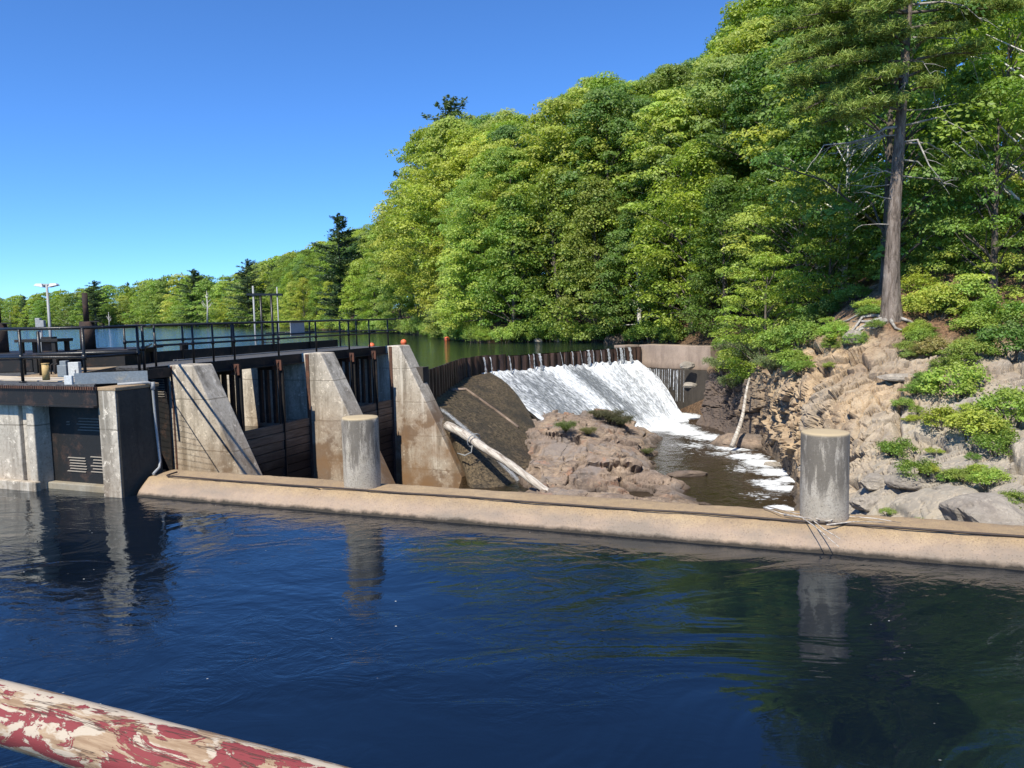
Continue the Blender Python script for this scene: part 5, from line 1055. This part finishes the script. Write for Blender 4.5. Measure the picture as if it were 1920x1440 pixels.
# exposed roots
rt = MB(); base_ = trunk_at(585)
for pl_ in [[(1640, 588), (1615, 592), (1600, 612), (1583, 628)], [(1645, 596), (1622, 604), (1605, 618), (1575, 640)], [(1655, 600), (1640, 612), (1625, 616)], [(1668, 602), (1678, 612), (1690, 616)], [(1650, 590), (1610, 585), (1585, 600), (1565, 606)], [(1690, 596), (1705, 600), (1712, 606)], [(1630, 600), (1612, 600), (1596, 600)], [(1640, 606), (1608, 625), (1590, 645)]]:
    ps = [bank_at(a, b)+UP*.05+V3((0, -.06, 0)) for a, b in pl_]; rt.tube([base_-UP*.15]+ps, [.13]+[.06*(1-.7*i/len(ps)) for i in range(len(ps))], 6)
rt.build('exposed_roots', MC['dead'], bp)

# ---- shrubs on the bank and shore
SHR = [(1800, 738, 1.15, 'h0', 'fresh', 'round leafy green shrub growing out of the grey rock shelf at the right'), (1765, 800, .75, 'h1', 'yellow', 'low yellow green shrub under the round shrub on the rock shelf'), (1835, 812, .95, 'h1', 'yellow', 'wide yellow green bush at the right part of the rock shelf'), (1895, 790, 1.0, 'h0', 'fresh', 'leafy bush at the picture edge on the rock shelf'), (1870, 845, .7, 'h2', 'mid', 'small dark bush below the wide yellow bush'),
       (1715, 735, .55, 'h1', 'mid', 'small creeping shrub left of the round shrub'), (1690, 760, .4, 'h1', 'mid', 'tiny creeping plant in a crack of the bank rock'), (1680, 850, .6, 'h2', 'mid', 'dark green shrub hanging on the rocks right of the bollard'), (1715, 895, .55, 'h2', 'mid', 'hanging leafy shrub lower on the rocks right of the bollard'), (1668, 850, .35, 'h1', 'fresh', 'small bright plant beside the dark hanging shrub'),
       (1850, 905, .5, 'h1', 'fresh', 'flat green plant on the long grey rock at the right'), (1905, 950, .45, 'h1', 'olive', 'olive tuft on the rounded rock at the picture edge'), (1718, 985, .28, 'h2', 'olive', 'small grass tuft behind the canal wall right of the bollard'), (1660, 962, .22, 'h2', 'olive', 'tiny grass tuft behind the wall close to the bollard'), (1800, 985, .22, 'h2', 'olive', 'tiny grass tuft behind the wall below the grey rock'),
       (1700, 655, .55, 'h1', 'olive', 'dry olive groundcover shrub below the big pine'), (1745, 660, .8, 'h1', 'bronze', 'bronze green groundcover on the slope right of the pine roots'), (1800, 665, .8, 'h1', 'olive', 'olive groundcover mat right of the bronze groundcover'), (1770, 690, .6, 'h1', 'olive', 'olive mat above the pale rock ledge'), (1840, 650, .7, 'h1', 'bronze', 'bronze tinted low shrub near the right forest edge'),
       (1750, 590, 1.3, 'h0', 'yellow', 'bright yellow green sapling bush right of the pine trunk'), (1800, 575, 1.4, 'h0', 'fresh', 'bright leafy bush behind the yellow green sapling'), (1870, 610, 1.3, 'h0', 'mid', 'shaded leafy bush at the right forest edge'), (1725, 545, 1., 'h1', 'yellow', 'flat layered maple sapling just right of the pine trunk'), (1900, 660, 1.2, 'h0', 'dark', 'dark bush in the shade at the right picture edge'), (1830, 620, 1.0, 'h1', 'fresh', 'fresh green bush between the bright bushes and the forest edge'),
       (1640, 610, .45, 'h1', 'olive', 'small plant tangled in the exposed pine roots'), (1570, 615, .5, 'h1', 'fresh', 'small fresh plant left of the roots'), (1510, 690, .35, 'h1', 'mid', 'little plant growing on the cliff top'), (1475, 690, .5, 'h1', 'mid', 'leafy clump at the left edge of the cliff top'), (1550, 690, .3, 'h1', 'olive', 'tiny plant on the tan cliff face'), (1555, 650, .5, 'h1', 'olive', 'low plant on the sandy slope left of the boulder'),
       (1455, 655, 1.3, 'h0', 'fresh', 'leafy bush overhanging the cliff top'), (1500, 640, 1.2, 'h0', 'mid', 'green bush on the slope above the cliff'), (1420, 640, 1.4, 'h0', 'fresh', 'bright bush on the slope right of the abutment'), (1360, 650, 1.2, 'h2', 'mid', 'bush growing against the right end of the abutment'), (1540, 600, 1.2, 'h0', 'dark', 'dark bush on the shaded slope left of the roots'), (1600, 560, 1.0, 'h1', 'mid', 'low bush on the leafy slope behind the pine roots'), (1480, 590, 1.4, 'h0', 'fresh', 'tall fresh bush in the gap left of the shaded slope')]
rs = random.Random(21)
for px, py, r, key, cn_, lb in SHR:
    p = bank_at(px, py); q_ = p-UP*.12*r
    if py < 620 and px > 1440:
        pass
    plant(key, q_, r, rs.uniform(0, 6.28), jit(GREENS[cn_], rs, .08), lb, 'shrub', None, 'shrub', r*(.8 if key == 'h1' else .95))
for px, py, r, lb in [(1400, 690, 1.5, 'feathery grey green willow bush drooping over the bank above the leaning pole'), (1352, 700, 1.1, 'wispy dry bush at the foot of the abutment corner'), (1440, 700, .9, 'feathery bush at the left end of the cliff top'), (1372, 735, .9, 'dark wispy bush hanging low beside the leaning pole')]:
    plant('w0', bank_at(px, py), r, rs.uniform(0, 6), (.24, .3, .13), lb, 'shrub', None, 'willow_shrub')
for px, py, r, key, col, lb in [(1062, 806, .32, 'w0', (.14, .2, .05), 'small tuft of grass in a crack of the rock island'), (1105, 812, .25, 'w0', (.2, .2, .07), 'yellowish grass tuft on the middle of the rock island'), (1145, 790, .45, 'w0', (.12, .12, .06), 'dry grey green weed clump on top of the rock island'), (1165, 797, .4, 'w0', (.1, .11, .05), 'dry weed clump at the right shoulder of the rock island'), (1120, 780, .3, 'w0', (.13, .13, .06), 'thin dry weeds behind the weed clump on the rock island'), (1215, 848, .2, 'w0', (.15, .17, .06), 'tiny weed near the right edge of the rock island')]:
    plant(key, isl_at(px, py)-UP*.03, r*1.7, 1., col, lb, 'weeds', None, 'weed_clump')
for px, py, Y, r, cn_, lb in [(1760, 470, 31, 1.5, 'fresh', 'layered bright green sapling just right of the big pine trunk'), (1810, 520, 30, 1.5, 'yellow', 'layered yellow green sapling right of the big pine'), (1880, 430, 32, 1.9, 'yellow', 'yellow green maple sprays at the right picture edge'), (1850, 330, 34, 2.1, 'fresh', 'high bright maple sprays at the right picture edge'), (1560, 480, 37, 1.7, 'mid', 'layered sapling left of the big pine on the shaded slope'), (1440, 560, 37, 1.8, 'fresh', 'bright layered sapling on the slope right of the abutment'), (1500, 420, 40, 2.2, 'yellow', 'yellow green sapling crown left of the big pine')]:
    b_ = None; q_ = atY(px, py, Y); m_i = int(np.argmin([(SH[k_][0]-q_.x)**2+(SH[k_][1]-q_.y)**2 for k_ in range(12)]))
    hs_ = hill(np.full(200, m_i, float), np.linspace(0, 30, 200)); g_ = hs_[np.argmin((hs_[:, 0]-q_.x)**2+(hs_[:, 1]-q_.y)**2)]
    top_ = q_.z+1.2*r; H_ = max(r*4.2, top_-g_[2]); plant('n%d' % rs.randrange(3), V3((q_.x, q_.y, top_-H_)), r*.5, rs.uniform(0, 6), jit(GREENS[cn_], rs, .08), lb, 'tree', None, 'sapling_tree', H_/9)
# shoreline bushes
n_ = 0
for i in np.arange(9.3, 17.2, .085):
    p = V3(hill(i, rs.uniform(-.3, .9)).tolist()); px, py = proj(p)
    if px < 560 or px > 1330: continue
    if 900 < px < 1260 and rs.random() < .35: continue
    dist = p.length; r = rs.uniform(.9, 1.7)*(1.3 if dist > 90 else 1); cn_ = rs.choice(['mid', 'fresh', 'olive', 'mid'])
    w_ = 'left of the buoys' if px < 757 else 'between the buoys' if px < 838 else 'right of the buoys' if px < 900 else 'behind the weir crest' if px < 1170 else 'behind the tan abutment'
    plant('h%d' % rs.randrange(3), p-UP*.15, r, rs.uniform(0, 6.28), jit(GREENS[cn_], rs), f'leafy green bush overhanging the lake edge {w_}', 'shrub', f'bushes on the lake edge {w_}', 'shore_shrub', r*1.2); n_ += 1
print('SHORE', n_)
for k_ in range(60):
    px, py = rs.choice([(rs.uniform(1375, 1500), rs.uniform(610, 700)), (rs.uniform(1480, 1640), rs.uniform(560, 640)), (rs.uniform(1700, 1915), rs.uniform(560, 680)), (rs.uniform(1690, 1915), rs.uniform(700, 900))])
    w_ = 'left of the cliff top' if px < 1500 and py < 705 else 'on the slope below the pine roots' if px < 1660 else 'right of the pine base' if py < 690 else 'on the grey rock shelf'
    cn_ = rs.choice(['fresh', 'mid', 'olive', 'yellow']); r = rs.uniform(.3, .8)*(1.5 if px < 1500 else 1)*(.6 if py > 690 else 1)
    plant('h%d' % rs.randrange(3), bank_at(px, py)-UP*.2*r, r, rs.uniform(0, 6.28), jit(GREENS[cn_], rs), f'small leafy plant {w_}', 'shrub', f'small leafy plants {w_}', 'bank_plant', r*rs.uniform(.5, .95))
# litter, leaves: understory plants on the near forest floor
for k_ in range(40):
    i = rs.uniform(1.5, 8.5); d = rs.uniform(2, 16); p = V3(hill(i, d).tolist()); px, py = proj(p)
    if not (1380 < px < 2000) or p.length < 28: continue
    plant('h%d' % rs.randrange(2), p-UP*.1, rs.uniform(.7, 1.4), rs.uniform(0, 6.28), jit(GREENS[rs.choice(['fresh', 'mid', 'yellow'])], rs), 'low undergrowth plant behind the big pine', 'shrub', 'undergrowth plants behind the big pine', 'understory_shrub')

# far shore bushes
for i in np.arange(16.5, 21.2, .04):
    p = V3(hill(i, rs.uniform(.5, 3)).tolist()); px, py = proj(p)
    if not (-120 < px < 700): continue
    w_ = 'left of the mast' if px < 97 else 'between mast and pipe' if px < 169 else 'right of the pipe' if px < 280 else 'left of the white tree' if px < 389 else 'right of the white tree' if px < 470 else 'behind the gantry' if px < 530 else 'right of the gantry'
    plant('f%d' % rs.randrange(3), p-UP*.3, rs.uniform(.25, .42), rs.uniform(0, 6.28), jit(GREENS[rs.choice(['fresh', 'mid', 'olive', 'yellow'])], rs), 'small bushy tree on the far water edge '+w_, 'tree', 'bushy trees on the far water edge '+w_, 'waterside_tree', rs.uniform(.22, .4))
# each label singles out one thing: order the look-alikes from the left
ORD = 'first second third fourth fifth sixth seventh eighth ninth tenth eleventh twelfth thirteenth fourteenth fifteenth sixteenth seventeenth eighteenth nineteenth twentieth'.split()+['twenty '+a for a in 'first second third fourth fifth sixth seventh eighth ninth'.split()]+['thirtieth']+['thirty '+a for a in 'first second third fourth fifth sixth seventh eighth ninth'.split()]
byl = {}
for o in list(SC.objects):
    if o.parent is None and o.get('label') and o.get('group') and o.type == 'EMPTY': byl.setdefault((o['label'], o['group']), []).append(o)
for (lb, gp), os_ in byl.items():
    if 1 < len(os_) <= 39:
        os_.sort(key=lambda o: proj(o.location)[0])
        for k_, o in enumerate(os_): o['label'] = f'{ORD[k_]} from left of {gp}'
